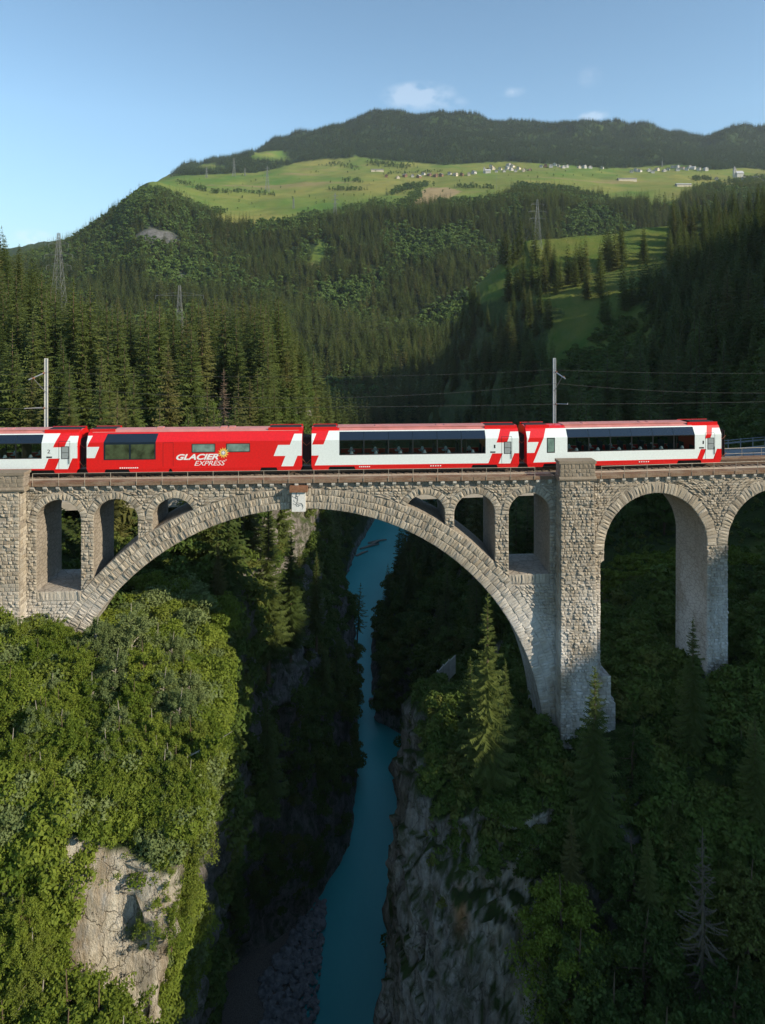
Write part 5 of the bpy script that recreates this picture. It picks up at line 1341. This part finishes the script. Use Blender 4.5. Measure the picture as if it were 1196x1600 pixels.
# hedges, thickets and single trees on the high meadow
mp_ = []
def hedge(pts, w, n, s0=.25, s1=.7):
    for k in range(int(n * 2.6)):
        t = rnd.random() * (len(pts) - 1); i = int(t); f = t - i
        mp_.append((pts[i][0] + (pts[i + 1][0] - pts[i][0]) * f + rnd.gauss(0, w), pts[i][1] + (pts[i + 1][1] - pts[i][1]) * f + rnd.gauss(0, w * .35), rnd.uniform(s0, s1), rnd.random() < .25))
hedge([(610, 305), (640, 293), (668, 290)], 4, 60, .4, .9); hedge([(655, 300), (648, 312), (625, 322)], 5, 50, .4, .9); hedge([(710, 292), (770, 294)], 3, 26); hedge([(530, 330), (560, 322), (600, 316)], 5, 46)
hedge([(515, 296), (570, 297)], 2, 26); hedge([(540, 282), (570, 284)], 5, 16); hedge([(580, 255), (640, 262)], 7, 50, .4, .8); hedge([(810, 291), (850, 296), (900, 300)], 3, 60, .5, 1.0)
hedge([(690, 268), (600, 272)], 2.5, 26, .3, .6); hedge([(560, 262), (500, 252)], 6, 30); hedge([(340, 300), (385, 300), (430, 306)], 3, 30); hedge([(280, 285), (310, 296), (340, 302)], 3, 20, .4, .9); hedge([(470, 340), (500, 335)], 5, 30, .4, .8)
hedge([(800, 300), (840, 298), (880, 303), (930, 312)], 7, 90, .5, 1.1); hedge([(1090, 300), (1140, 288), (1196, 280)], 6, 70, .5, 1.0); hedge([(1080, 281), (1110, 281)], 3, 16, .5, .9)
hedge([(225, 272), (290, 275)], 2, 20, .3, .6); hedge([(960, 262), (940, 264)], 4, 10)
for k in range(230): mp_.append((rnd.uniform(240, 1150), rnd.uniform(266, 345), rnd.uniform(.2, .5), rnd.random() < .1))
for k in range(40): mp_.append((rnd.uniform(335, 350) + rnd.gauss(0, 3), 333 + rnd.gauss(0, 2), rnd.uniform(.5, .8), False))
PY_ = HY + FP * (CZ - Ff[..., 2]) / Yq
def far_at(u, v, Ymin=880, Ymax=1950):      # the place on the far meadow seen at (u, v)
    j = int(np.argmin(abs(Uf - u))); col = PY_[:, j]; ok = np.where((Yf > Ymin) & (Yf < Ymax))[0]; i = ok[np.argmin(abs(col[ok] - v))]; Y = Yf[i]
    return np.array([(u - CX) / FP * Y, Y, float(far_ground(np.array([u]), np.array([Y]))(Ff[..., 2])[0])]), abs(col[i] - v)
hp, hs, hi = [], [], []
for u, v, s_, con in mp_:
    p, e = far_at(u, v)
    if e > 4: continue
    hp.append(p - [0, 0, .4]); hs.append(s_); hi.append(0 if con else 1 + rnd.randrange(2))
gn_object('meadow_thickets', np.array(hp), np.array(hs), np.array(hi), [FAR_SP[0]] + FAR_B, 'hedges and thickets dotted over the high green meadow', 'thicket')

# individuals: the 300 largest spruces and mid-size leafy trees, the rest as one mass
hl = []
def region(z, p, s_, i_):
    u, v = pxy(p); Y = p[1]; ad = ('tall' if s_ > .92 else 'medium' if s_ > .7 else 'short') + ' ' + ('conical', 'broad', 'slim', 'bushy')[i_ % 4]
    if z == 'left':
        a = ('left of the mast' if u < 66 else 'just right of the left mast' if u < 125 else 'above the big window of the red coach' if u < 245 else 'above the lettering of the red coach' if u < 345 else
             'above the small windows of the red coach' if u < 400 else 'above the white cross of the red coach' if u < 482 else 'above the left end of the middle white coach')
        b = 'front row' if Y < 150 else 'middle row' if Y < 210 else 'back row'
        return '%s sunlit spruce %s, %s' % (ad, a, b), 'spruces of the sunlit forest on the left slope'
    if z == 'right':
        a = 'left of the middle of the frame' if u < 640 else 'above the middle white coach' if u < 800 else 'left of the right mast' if u < 866 else 'just right of the right mast' if u < 960 else 'above the windows of the rightmost coach' if u < 1060 else 'above the right end of the train' if u < 1130 else 'at the right edge'
        b = 'front row' if Y < 200 else 'middle row' if Y < 300 else 'far up the slope'
        return '%s shaded spruce %s, %s' % (ad, a, b), 'spruces of the shaded forest on the right slope'
    if z == 'clearing':
        a = 'below the lattice pylon' if u < 850 else 'right of the lattice pylon' if u < 920 else 'middle of it' if u < 985 else 'at its right side'
        return '%s dark spruce of a copse on the grassy clearing, %s' % (ad, a), 'spruces of the copses on the clearing'
    if z == 'wall':
        return '%s dark spruce on the left gorge wall, %s' % (ad.replace('tall', 'small').replace('medium', 'small').replace('short', 'stunted'), 'above the river bend' if Y > 160 else 'halfway along the gorge' if Y > 110 else 'close behind the viaduct'), 'small spruces on the left gorge wall'
    a = 'by the water' if p[2] < -72 else 'halfway up the bank' if p[2] < -52 else 'high on the bank'
    b = 'next to the retaining wall' if Y < 120 else 'opposite the lone pine' if Y < 210 else 'at the far river bend'
    return '%s dark tree, right river bank, %s, %s' % (ad, a, b), 'trees on the right river bank'
for kind, cap in (('spruce', 300 - len(NEARSP)), ('broadleaf_mid', 240)):
    L_ = [t for t in trees if t[0] == kind]; L_.sort(key=lambda t: -t[3] / t[2][1])
    PR = MID_SP if kind == 'spruce' else MIDB
    for t in L_[:cap]:
        lab, grp = region(t[5], t[2], t[3], t[1]); cr, tr, H = PR[t[1]]
        thing_tree('spruce_tree' if kind == 'spruce' else 'leafy_tree', cr, tr, t[2], t[3], t[4], lab, 'spruce tree' if kind == 'spruce' else 'tree', grp)
    rest = L_[cap:]
    if rest:
        gn_object('slope_forest' if kind == 'spruce' else 'bank_trees', np.array([t[2] for t in rest]), np.array([t[3] for t in rest]), np.array([t[1] for t in rest]), [p[0] for p in PR], 'further spruces filling the slopes on both sides of the gorge' if kind == 'spruce' else 'further leafy trees on the river bank', 'forest')

PS = [p[0] for p in MID_SP]
# shrubs and undergrowth over the gorge slopes
AV = np.linalg.norm(np.cross(np.gradient(P3d, axis=1), np.gradient(P3d, axis=0)), axis=2).ravel()
PV = P3d.reshape(-1, 3).tolist(); NV = N2.reshape(-1, 3).tolist()
VIS = np.where((np.abs(P3d[..., 0]) < .62 * P3d[..., 1] + 6).ravel() & (P3d[..., 1].ravel() > 26))[0].tolist()
def cover(n, cond, s0, s1, protos, name, label):
    ok = [q for q in VIS if cond(*PV[q], .5, NV[q])]
    if not ok: return
    w = AV[ok]; pick = np.array(ok)[rng.choice(len(ok), n, p=w / w.sum())]; ii, jj = pick // NX, pick % NX; i2, j2 = np.minimum(ii + 1, NY - 1), np.minimum(jj + 1, NX - 1)
    p = P3d[ii, jj] + (P3d[i2, jj] - P3d[ii, jj]) * rng.random((n, 1)) + (P3d[ii, j2] - P3d[ii, jj]) * rng.random((n, 1))
    gn_object(name, p - [0, 0, .25], rng.uniform(s0, s1, len(p)), rng.integers(0, len(protos), len(p)), protos, label, 'undergrowth')
vis = lambda x, y: abs(x) < .60 * y + 4
def nz3(x, y, z, s=.12): return noise.noise(Vector((x * s, y * s, z * s)))
cover(3600, lambda x, y, z, r, no: vis(x, y) and x < -3 and 60 < y < 300 and (-86 if y < 200 else -82) < z < -5 and nz3(x, y, z) > -.14, 1.0, 2.6, BUSHES, 'left_wall_undergrowth', 'dark shrubs and undergrowth over the left wall of the gorge')
cover(1150, lambda x, y, z, r, no: vis(x, y) and x > (12.5 if z > -26 else 16.8) and 37 < y < 70 and z > -60 and nz3(x, y, z, .2) > -.05 and not (13.5 < x < 20 and 49 < y < 53), .7, 1.7, BUSHES, 'right_slope_undergrowth', 'dark shrubs covering the shaded slope at the lower right')
cover(620, lambda x, y, z, r, no: 3.2 - .06 * max(0, -z - 24) < x < 16 and 40 < y < 72 and z > -50 and (nz3(x, y, z, .25) > (.08 if z > -27 else .42) or (z > -27 and y > 50 and nz3(x, y, z, .4) > -.25)) and not (14.5 < x and 49 < y < 53 and z > -24), .4, 1.2, BUSHES, 'buttress_shrubs', 'shrubs and grass hanging on the rock buttress')
cover(2900, lambda x, y, z, r, no: vis(x, y) and x > -4 and 72 < y < 320 and -86 < z < 10 and not (22 < x < 62 and 74 < y < 150 and z > -34), 1.3, 3.6, BUSHES, 'right_bank_undergrowth', 'dark shrubs over the right bank of the river')
cover(950, lambda x, y, z, r, no: x < -9 and 27 < y < 53 and z > -40 and x > -.60 * y - 2 and not (y < 41.5 and no[2] < .62 and x > -19), .7, 1.6, BUSHL, 'near_slope_shrubs', 'bright shrubs filling the gaps between the leafy trees at the lower left')
cover(5200, lambda x, y, z, r, no: (13 if z < -27 else 3) < x < 42 and 37 < y < 76 and z > -48 and no[2] > .45 and not (14.5 < x < 21 and 49.5 < y < 60), .35, 1.0, TUFT, 'slope_weeds', 'weeds and long grass on the shaded slope below the approach arches')
cover(500, lambda x, y, z, r, no: 22 < x < 44 and 77 < y < 84.5, .6, 1.3, TUFTL, 'sun_painted_grass', 'strip of tall grass, sunlight painted in pale yellow-green, seen through the first approach arch')  # lighter leaf colour stands in for sun falling on this grass
cover(300, lambda x, y, z, r, no: 190 < y < 480 and -5 < x < 130 and -84 < z < 14 and not inm(x, y, z), .55, .9, PS, 'flank_forest', 'dark spruces covering the steep flank right of the valley')
cover(420, lambda x, y, z, r, no: -24 < x < -9 and 44 < y < 66 and z > -30, .8, 1.9, BUSHL, 'ledge_shrubs', 'shrubs at the foot of the left arch springing')
cover(70, lambda x, y, z, r, no: -20 < x < -11 and 39.8 < y < 45 and z > -20.5, .6, 1.4, BUSHL, 'rim_shrubs', 'bright shrubs along the rim above the pale rock face')
cover(70, lambda x, y, z, r, no: -24 < x < -18.6 and 34 < y < 40 and z > -36, .9, 2.0, BUSHL, 'rock_side_shrubs', 'shrubs crowding the left side of the pale rock face')
cover(5000, lambda x, y, z, r, no: vis(x, y) and ((x < -12 and 55 < y < 150 and z > -24) or (x > 18 and 68 < y < 150 and z > -36)), .5, 1.3, TUFT, 'grass_tufts', 'tall grass and weeds on the ledges behind the viaduct')

# ================================================================== PYLONS, VILLAGE, SMALL THINGS
M_pylon = simple('pylon_steel', (.22, .23, .22), .6, .4, .3)
def pylon(x, y, z, H, label, wb=None, r=.09, arms=(.62, .76, .90), lean=0, group=None, broad=1.0):
    wb = wb or H * .14
    e = empty('lattice_pylon', (x, y, z), label, 'pylon', group)
    def w(t): return wb * (1 - t) ** 1.15 * .5 + .35
    lv = [0, .14, .27, .39, .5, .6, .69, .77, .85, .93, 1.0]
    for sx, sy_ in ((-1, -1), (1, -1), (1, 1), (-1, 1)):
        m = MB(); m.tube([(x + sx * w(t), y + sy_ * w(t), z + H * t) for t in lv], r, 4); m.obj('leg', M_pylon, e, fix=False)
    m = MB()
    for a, b in zip(lv[:-1], lv[1:]):
        for (p, q) in (((-1, -1), (1, -1)), ((1, -1), (1, 1)), ((1, 1), (-1, 1)), ((-1, 1), (-1, -1))):
            P = lambda c, t: (x + c[0] * w(t), y + c[1] * w(t), z + H * t)
            m.tube([P(p, a), P(q, b)], r * .6, 3, cap=False); m.tube([P(q, a), P(p, b)], r * .6, 3, cap=False); m.tube([P(p, b), P(q, b)], r * .6, 3, cap=False)
    o = m.obj('bracing', M_pylon, e, fix=False); o['kind'] = 'stuff'
    for k, t in enumerate(arms):
        L = H * (.15, .17, .12)[k % 3] * broad; zz = z + H * t
        m = MB()
        for sg in (-1, 1):
            for dy in (-.4, .4): m.tube([(x + sg * .3, y + dy, zz), (x + sg * L, y, zz)], r * .7, 3)
            m.tube([(x + sg * .3, y, zz + H * .035), (x + sg * L, y, zz)], r * .7, 3)
            m.tube([(x + sg * L, y, zz), (x + sg * L, y, zz - H * .035)], r * .9, 4)
        ao = m.obj('crossarm', M_pylon, e, fix=False)
    return e
g = ground((840 - CX) / FP * 437, 437)
pylon((840 - CX) / FP * 437, 437, g.z - .5, CZ - (310 - HY) / FP * 437 - g.z, 'steel lattice pylon at the top left of the grassy clearing on the right', r=.09)
g = ground((92 - CX) / FP * 236, 236)
pylon((92 - CX) / FP * 236, 236, g.z, CZ - (364 - HY) / FP * 236 - g.z, 'tall lattice pylon rising from the spruces at the far left', r=.065, wb=5.5, arms=(.70, .80, .90), broad=.75)
g = ground((281 - CX) / FP * 262, 262)
pylon((281 - CX) / FP * 262, 262, g.z, CZ - (446 - HY) / FP * 262 - g.z, 'pylon with only its tip and one wide arm above the left spruces', r=.07, wb=5, arms=(.90,), broad=1.6)
for u, vb, vt, lab in ((366, 276, 246, 'thin pylon on the high meadow crest, tallest of the left group'), (323, 278, 261, 'small pylon on the far left meadow crest'), (418, 300, 258, 'pale pylon on the left part of the high meadow'), (524, 344, 300, 'pale pylon at the lower edge of the high meadow above the forest'),
                       (459, 325, 308, 'short pale pole pair midway on the high meadow'), (383, 275, 262, 'short pylon right of the tallest one on the meadow crest'), (1035, 258, 248, 'tiny pylon at the edge of the rear forest above the village')):
    p, e_ = far_at(u, vb); pylon(p[0], p[1], p[2] - 1, (vb - vt) / FP * p[1], lab, r=.16 + p[1] * .00006, broad=.7)
for u, v, Y, h, lab in ((744, 466, 403, 8, 'thin pale pole at the lower left tip of the clearing'), (776, 296, None, 26, 'thin dark pole on the meadow below the village')):
    if Y: x = (u - CX) / FP * Y; g = ground(x, Y); p = (x, Y, g.z)
    else: p, e_ = far_at(u, v)
    e = empty('pole', p, lab, 'pole'); m = MB(); m.tube([(p[0], p[1], p[2] - .5), (p[0], p[1], p[2] + h)], [.16, .1], 6); m.obj('shaft', M_pylon, e); m = MB(); m.box(p[0] - .8, p[0] + .8, p[1] - .08, p[1] + .08, p[2] + h - .8, p[2] + h - .65); m.obj('crossbar', M_pylon, e)
# power line strung over the valley
for k, (dz, lab) in enumerate(((0, 'uppermost power cable sagging across the valley to the clearing pylon'), (-4.5, 'middle power cable sagging across the valley to the clearing pylon'), (-9, 'lowest power cable sagging across the valley to the clearing pylon'))):
    a = Vector(((281 - CX) / FP * 262, 262, 22 + dz * .2)); b = Vector(((840 - CX) / FP * 437, 437, 80 + dz)); m = MB()
    m.tube([a.lerp(b, t) - Vector((0, 0, 150 * t * (1 - t))) for t in np.linspace(0, 1, 30)], .035, 3, cap=False)
    o = m.obj('power_cable', M_cable, origin=tuple(a), fix=False); tag(o, lab, 'cable')

M_hw = [simple('house_plaster', (.47, .45, .42), .9, .1, scale=.3), simple('house_cream', (.55, .48, .37), .9, .1, scale=.3), simple('house_timber', (.20, .12, .075), .9, .1, scale=.3)]
M_hr = [simple('roof_grey', (.22, .21, .21), .8, scale=.3), simple('roof_brown', (.20, .12, .09), .8, scale=.3), simple('roof_light', (.45, .45, .46), .6, scale=.3)]
M_win = simple('dark_window', (.03, .035, .04), .2, .6)
WN = ('white plaster', 'cream plaster', 'dark timber'); RN = ('grey roof', 'brown roof', 'pale roof')
def house(p, w, d, h, rot, wi, ri, label, group):
    e = empty('house', tuple(p), label, 'house', group); c, s_ = math.cos(rot), math.sin(rot)
    F = lambda x, y, z: (p[0] + x * c - y * s_, p[1] + x * s_ + y * c, p[2] + z)
    m = MB(); m.hexa([F(-w, -d, -3), F(w, -d, -3), F(w, d, -3), F(-w, d, -3), F(-w, -d, h), F(w, -d, h), F(w, d, h), F(-w, d, h)]); rh = w * .62
    m.add([F(-w, -d, h), F(w, -d, h), F(0, -d, h + rh), F(-w, d, h), F(w, d, h), F(0, d, h + rh)], [(0, 1, 2), (5, 4, 3)]); m.obj('wall', M_hw[wi], e)
    m = MB(); o = .9; t = .35
    for sg in (-1, 1): m.hexa([F(0, -d - o, h + rh), F(sg * (w + o), -d - o, h - rh * o / w), F(sg * (w + o), d + o, h - rh * o / w), F(0, d + o, h + rh), F(0, -d - o, h + rh + t), F(sg * (w + o), -d - o, h - rh * o / w + t), F(sg * (w + o), d + o, h - rh * o / w + t), F(0, d + o, h + rh + t)])
    m.obj('roof', M_hr[ri], e)
    m = MB()
    for zz in (1.2, h * .58):
        for xx in (-w * .5, w * .5): m.hexa([F(xx - .6, -d - .06, zz), F(xx + .6, -d - .06, zz), F(xx + .6, -d, zz), F(xx - .6, -d, zz), F(xx - .6, -d - .06, zz + 1.5), F(xx + .6, -d - .06, zz + 1.5), F(xx + .6, -d, zz + 1.5), F(xx - .6, -d, zz + 1.5)])
    o = m.obj('windows', M_win, e); o['kind'] = 'stuff'
CL = [('left hamlet on the meadow', [(604, 277, 2, 1), (622, 278, 1, 1), (633, 276, 2, 0), (645, 277, 0, 1), (655, 278, 2, 2), (662, 274, 0, 0), (671, 275, 2, 0), (681, 276, 2, 1), (690, 276, 2, 0), (703, 273, 0, 1), (712, 274, 1, 0), (722, 274, 2, 1), (733, 274, 1, 1), (741, 272, 0, 0)]),
      ('main village', [(763, 268, 2, 1), (770, 265, 1, 1), (776, 269, 0, 0), (782, 266, 1, 1), (788, 269, 0, 0), (793, 264, 0, 2), (799, 267, 0, 0), (806, 269, 0, 1), (811, 265, 1, 0), (819, 268, 1, 1), (827, 268, 2, 0), (768, 262, 1, 1), (795, 260, 0, 0), (801, 261, 1, 0)]),
      ('row under the forest edge', [(846, 262, 0, 0), (853, 261, 2, 0), (861, 262, 0, 1), (867, 259, 0, 0), (873, 261, 1, 0), (880, 262, 0, 2), (886, 261, 0, 0), (905, 263, 1, 0), (913, 263, 0, 0), (922, 263, 0, 1), (941, 263, 0, 0)]),
      ('right-hand village', [(987, 270, 1, 0), (994, 268, 0, 0), (1000, 269, 0, 0), (1014, 268, 0, 2), (1020, 270, 0, 0), (1027, 267, 1, 0), (1038, 268, 0, 0), (1044, 266, 0, 1), (1052, 263, 1, 0), (1059, 267, 0, 0), (1066, 265, 1, 1), (1073, 266, 0, 0), (1083, 265, 0, 2), (1092, 267, 0, 0), (1103, 267, 0, 2), (1058, 262, 0, 0), (1078, 263, 0, 1)]),
      ('hamlet beside the church', [(1162, 281, 0, 0), (1170, 279, 1, 0), (1177, 281, 0, 2), (1184, 279, 0, 0), (1192, 278, 2, 0), (1195, 283, 0, 1), (1120, 281, 1, 0)])]
for nm, hs_ in CL:
    for k, (u, v, wi, ri) in enumerate(hs_):
        p, e_ = far_at(u, v, 1000, 1900); sc = p[1] / 1650
        w, d, h = rnd.uniform(3.2, 4.6) * sc, rnd.uniform(4, 6) * sc, rnd.uniform(3.4, 5.4) * sc
        pos = 'leftmost' if k == 0 else 'left part' if u < hs_[0][0] + (hs_[-1][0] - hs_[0][0]) * .35 else 'middle' if u < hs_[0][0] + (hs_[-1][0] - hs_[0][0]) * .7 else 'right part'
        house(p, w, d, h, rnd.uniform(-.8, .8), wi, ri, '%s house, %s, %s of the %s' % (WN[wi], RN[ri], pos, nm), 'houses of the ' + nm)
def church(u, v, h, w, label, spire=True):
    p, e_ = far_at(u, v, 1000, 1900); e = empty('church', tuple(p), label, 'church')
    m = MB(); m.box(p[0] - w * .42, p[0] + w * .42, p[1] - w * .42, p[1] + w * .42, p[2] - 3, p[2] + h * .68); t = m.obj('tower', M_hw[0], e)
    m = MB(); a = w * .5; m.add([(p[0] - a, p[1] - a, p[2] + h * .68), (p[0] + a, p[1] - a, p[2] + h * .68), (p[0] + a, p[1] + a, p[2] + h * .68), (p[0] - a, p[1] + a, p[2] + h * .68), (p[0], p[1], p[2] + h)], [(0, 1, 4), (1, 2, 4), (2, 3, 4), (3, 0, 4), (3, 2, 1, 0)]); m.obj('spire', M_hr[0], t)
    m = MB(); m.box(p[0] - w * .12, p[0] + w * .12, p[1] - w * .43, p[1] - w * .42, p[2] + h * .5, p[2] + h * .62); m.obj('belfry_opening', M_win, t)
    x0, x1 = p[0] + w * .43, p[0] + w * 2.9; yy = w * .9; hh = h * .33
    m = MB(); m.box(x0, x1, p[1] - yy, p[1] + yy, p[2] - 3, p[2] + hh); m.add([(x0, p[1] - yy, p[2] + hh), (x0, p[1] + yy, p[2] + hh), (x0, p[1], p[2] + hh * 1.7), (x1, p[1] - yy, p[2] + hh), (x1, p[1] + yy, p[2] + hh), (x1, p[1], p[2] + hh * 1.7)], [(0, 2, 1), (3, 4, 5)]); m.obj('nave', M_hw[0], e)
    m = MB()
    for sg in (-1, 1): m.hexa([(x0 - .5, p[1], p[2] + hh * 1.7), (x0 - .5, p[1] + sg * (yy + 1), p[2] + hh * .92), (x1 + .5, p[1] + sg * (yy + 1), p[2] + hh * .92), (x1 + .5, p[1], p[2] + hh * 1.7)] + [(x0 - .5, p[1], p[2] + hh * 1.7 + .4), (x0 - .5, p[1] + sg * (yy + 1), p[2] + hh * .92 + .4), (x1 + .5, p[1] + sg * (yy + 1), p[2] + hh * .92 + .4), (x1 + .5, p[1], p[2] + hh * 1.7 + .4)])
    m.obj('roof', M_hr[2], e)
church(1148, 277, 27, 6.5, 'white church with a pointed tower on the meadow at the far right')
church(757, 271, 16, 5, 'small white chapel at the left end of the main village')
for u, v, w, lab in ((590, 268, 16, 'long pale barn on the meadow left of the hamlet'), (1068, 291, 14, 'long low grey barn on the right meadow'), (980, 283, 20, 'long row of dark sheds in the middle of the right meadow')):
    p, e_ = far_at(u, v); e = empty('barn', tuple(p), lab, 'barn')
    m = MB(); m.box(p[0] - w, p[0] + w, p[1] - 5, p[1] + 5, p[2] - 3, p[2] + 3.5); m.obj('wall', M_hw[1], e)
    m = MB(); m.prism([(-6, 3.3), (0, 6), (6, 3.3), (0, 5.5)], lambda y, z: (p[0] - w - 1, p[1] + y, p[2] + z), lambda y, z: (p[0] + w + 1, p[1] + y, p[2] + z)); m.obj('roof', M_hr[2 if u < 1100 and u > 1000 else 0], e)

# retaining wall of concrete panels on the bank, left under the arch
Yw = 66; rw = empty('retaining_wall', at(692, 1050, Yw), 'short wall of grey concrete panels on the rock left of the tall slender spruce', 'wall')
pts = [(676, 1062), (684, 1050), (693, 1041), (702, 1033), (713, 1024)]
for k in range(4):
    a, b = at(*pts[k], Yw + k * .8), at(*pts[k + 1], Yw + k * .8 + .8); h = 1.5 + k * .12
    m = MB(); m.hexa([(a[0] + .05, a[1], a[2] - h), (b[0] - .05, b[1], b[2] - h), (b[0] - .05, b[1] + .15, b[2] - h), (a[0] + .05, a[1] + .15, a[2] - h), (a[0] + .05, a[1], a[2]), (b[0] - .05, b[1], b[2]), (b[0] - .05, b[1] + .15, b[2]), (a[0] + .05, a[1] + .15, a[2])]); m.obj('panel', M_conc, rw)
    m = MB(); m.box(a[0] - .05, a[0] + .05, a[1] - .05, a[1] + .2, a[2] - h - .3, a[2] + .12); m.obj('post', M_conc, rw)
# driftwood on the left shore at the bend, boulders and gravel bank
M_log = simple('bleached_log', (.30, .25, .20), .9, var=.2)
for k, (u, v, L, a, lab) in enumerate(((578, 855, 10, .6, 'thick dark driftwood log lying in the river at the far bend'), (590, 847, 9, .45, 'driftwood log right of the thick one at the far river bend'), (566, 866, 7, .8, 'pale driftwood log nearest to the shore at the far bend'), (584, 851, 8, .9, 'thin branchless log across the other driftwood'))):
    Y = 102.2 * FP / (v - HY); x = (u - CX) / FP * Y; m = MB(); m.tube([(x - L * .5 * math.cos(a), Y - L * .5 * math.sin(a), -88.9), (x, Y, -88.4), (x + L * .5 * math.cos(a), Y + L * .5 * math.sin(a), -88.5)], [.55, .45, .25], 8)
    o = m.obj('driftwood_log', M_log, origin=(x, Y, -89), smooth=True); tag(o, lab, 'log')
M_rockm = NT('boulder_rock'); w_ = M_rockm.coord('World'); M_rockm.base(M_rockm.mix(M_rockm.ramp(M_rockm.noise(w_, 1.2, 5), .3, .7), (.13, .13, .135), (.32, .31, .30)), .95, .1); M_rockm = M_rockm.mat
def boulder_mesh(seed, r=1.0):
    bm = bmesh.new(); bmesh.ops.create_icosphere(bm, subdivisions=2, radius=r)
    for v in bm.verts: v.co *= 1 + .45 * noise.noise(v.co * 1.3 + Vector((seed * 7.1, 0, 0))); v.co.z *= .72
    me = bpy.data.meshes.new('boulder'); bm.to_mesh(me); bm.free(); me.materials.append(M_rockm); return me
BM = [boulder_mesh(i) for i in range(4)]
pts, sc = [], []
for k in range(2600):
    Y = rnd.uniform(93, 116); x = rnd.uniform(-27, -9.5 - (Y - 95) * .02); g = ground(x, Y)
    if g is None: continue
    fan = -88.6 + max(0, (-12 - x)) * .13
    if g.z < fan + 1.0: pts.append((x, Y, max(g.z, fan))); sc.append(rnd.uniform(.12, .5) * (2 if rnd.random() < .06 else 1))
gn_object('gravel_bank', np.array(pts), np.array(sc), np.array([rnd.randrange(4) for _ in pts]), BM, 'grey gravel and rubble bank by the river at the bottom', 'gravel')
fb = MB(); fb.add([(-9.5, 90, -89.3), (-28, 90, -86.4), (-28, 118, -86.4), (-12.5, 118, -89.3)], [(0, 1, 2, 3)]); tag(fb.obj('gravel_ground', M_ballast, fix=False), kind='structure')
for k, (u, v, s_, lab) in enumerate(((534, 905, 1.6, 'pale boulder at the left shore beyond the lone pine'), (528, 915, 2.2, 'largest pale boulder on the left shore beyond the lone pine'), (541, 893, 1.2, 'small boulder farthest up the left shore'), (588, 1100, 1.5, 'rock at the water edge of the right bank'), (600, 1125, 1.8, 'rock at the foot of the right bank opposite the cliff'))):
    Y = 102.2 * FP / (v - HY); x = (u - CX) / FP * Y; o = link('boulder', BM[k % 4], loc=(x, Y, -88.6)); o.scale = (s_ * 1.3, s_, s_); tag(o, lab, 'boulder')

# ================================================================== AIR
hz = MB(); hz.box(-7100, 7100, -2600, 9100, -141, 1050)
M_haze = bpy.data.materials.new('thin_air'); M_haze.use_nodes = True; ht = M_haze.node_tree; ht.nodes.clear()
pv = ht.nodes.new('ShaderNodeVolumePrincipled'); pv.inputs['Color'].default_value = (.80, .90, 1.0, 1); pv.inputs['Density'].default_value = 0.000055; pv.inputs['Anisotropy'].default_value = .1
ho = ht.nodes.new('ShaderNodeOutputMaterial'); ht.links.new(pv.outputs[0], ho.inputs['Volume'])
tag(hz.obj('haze', M_haze), kind='stuff')
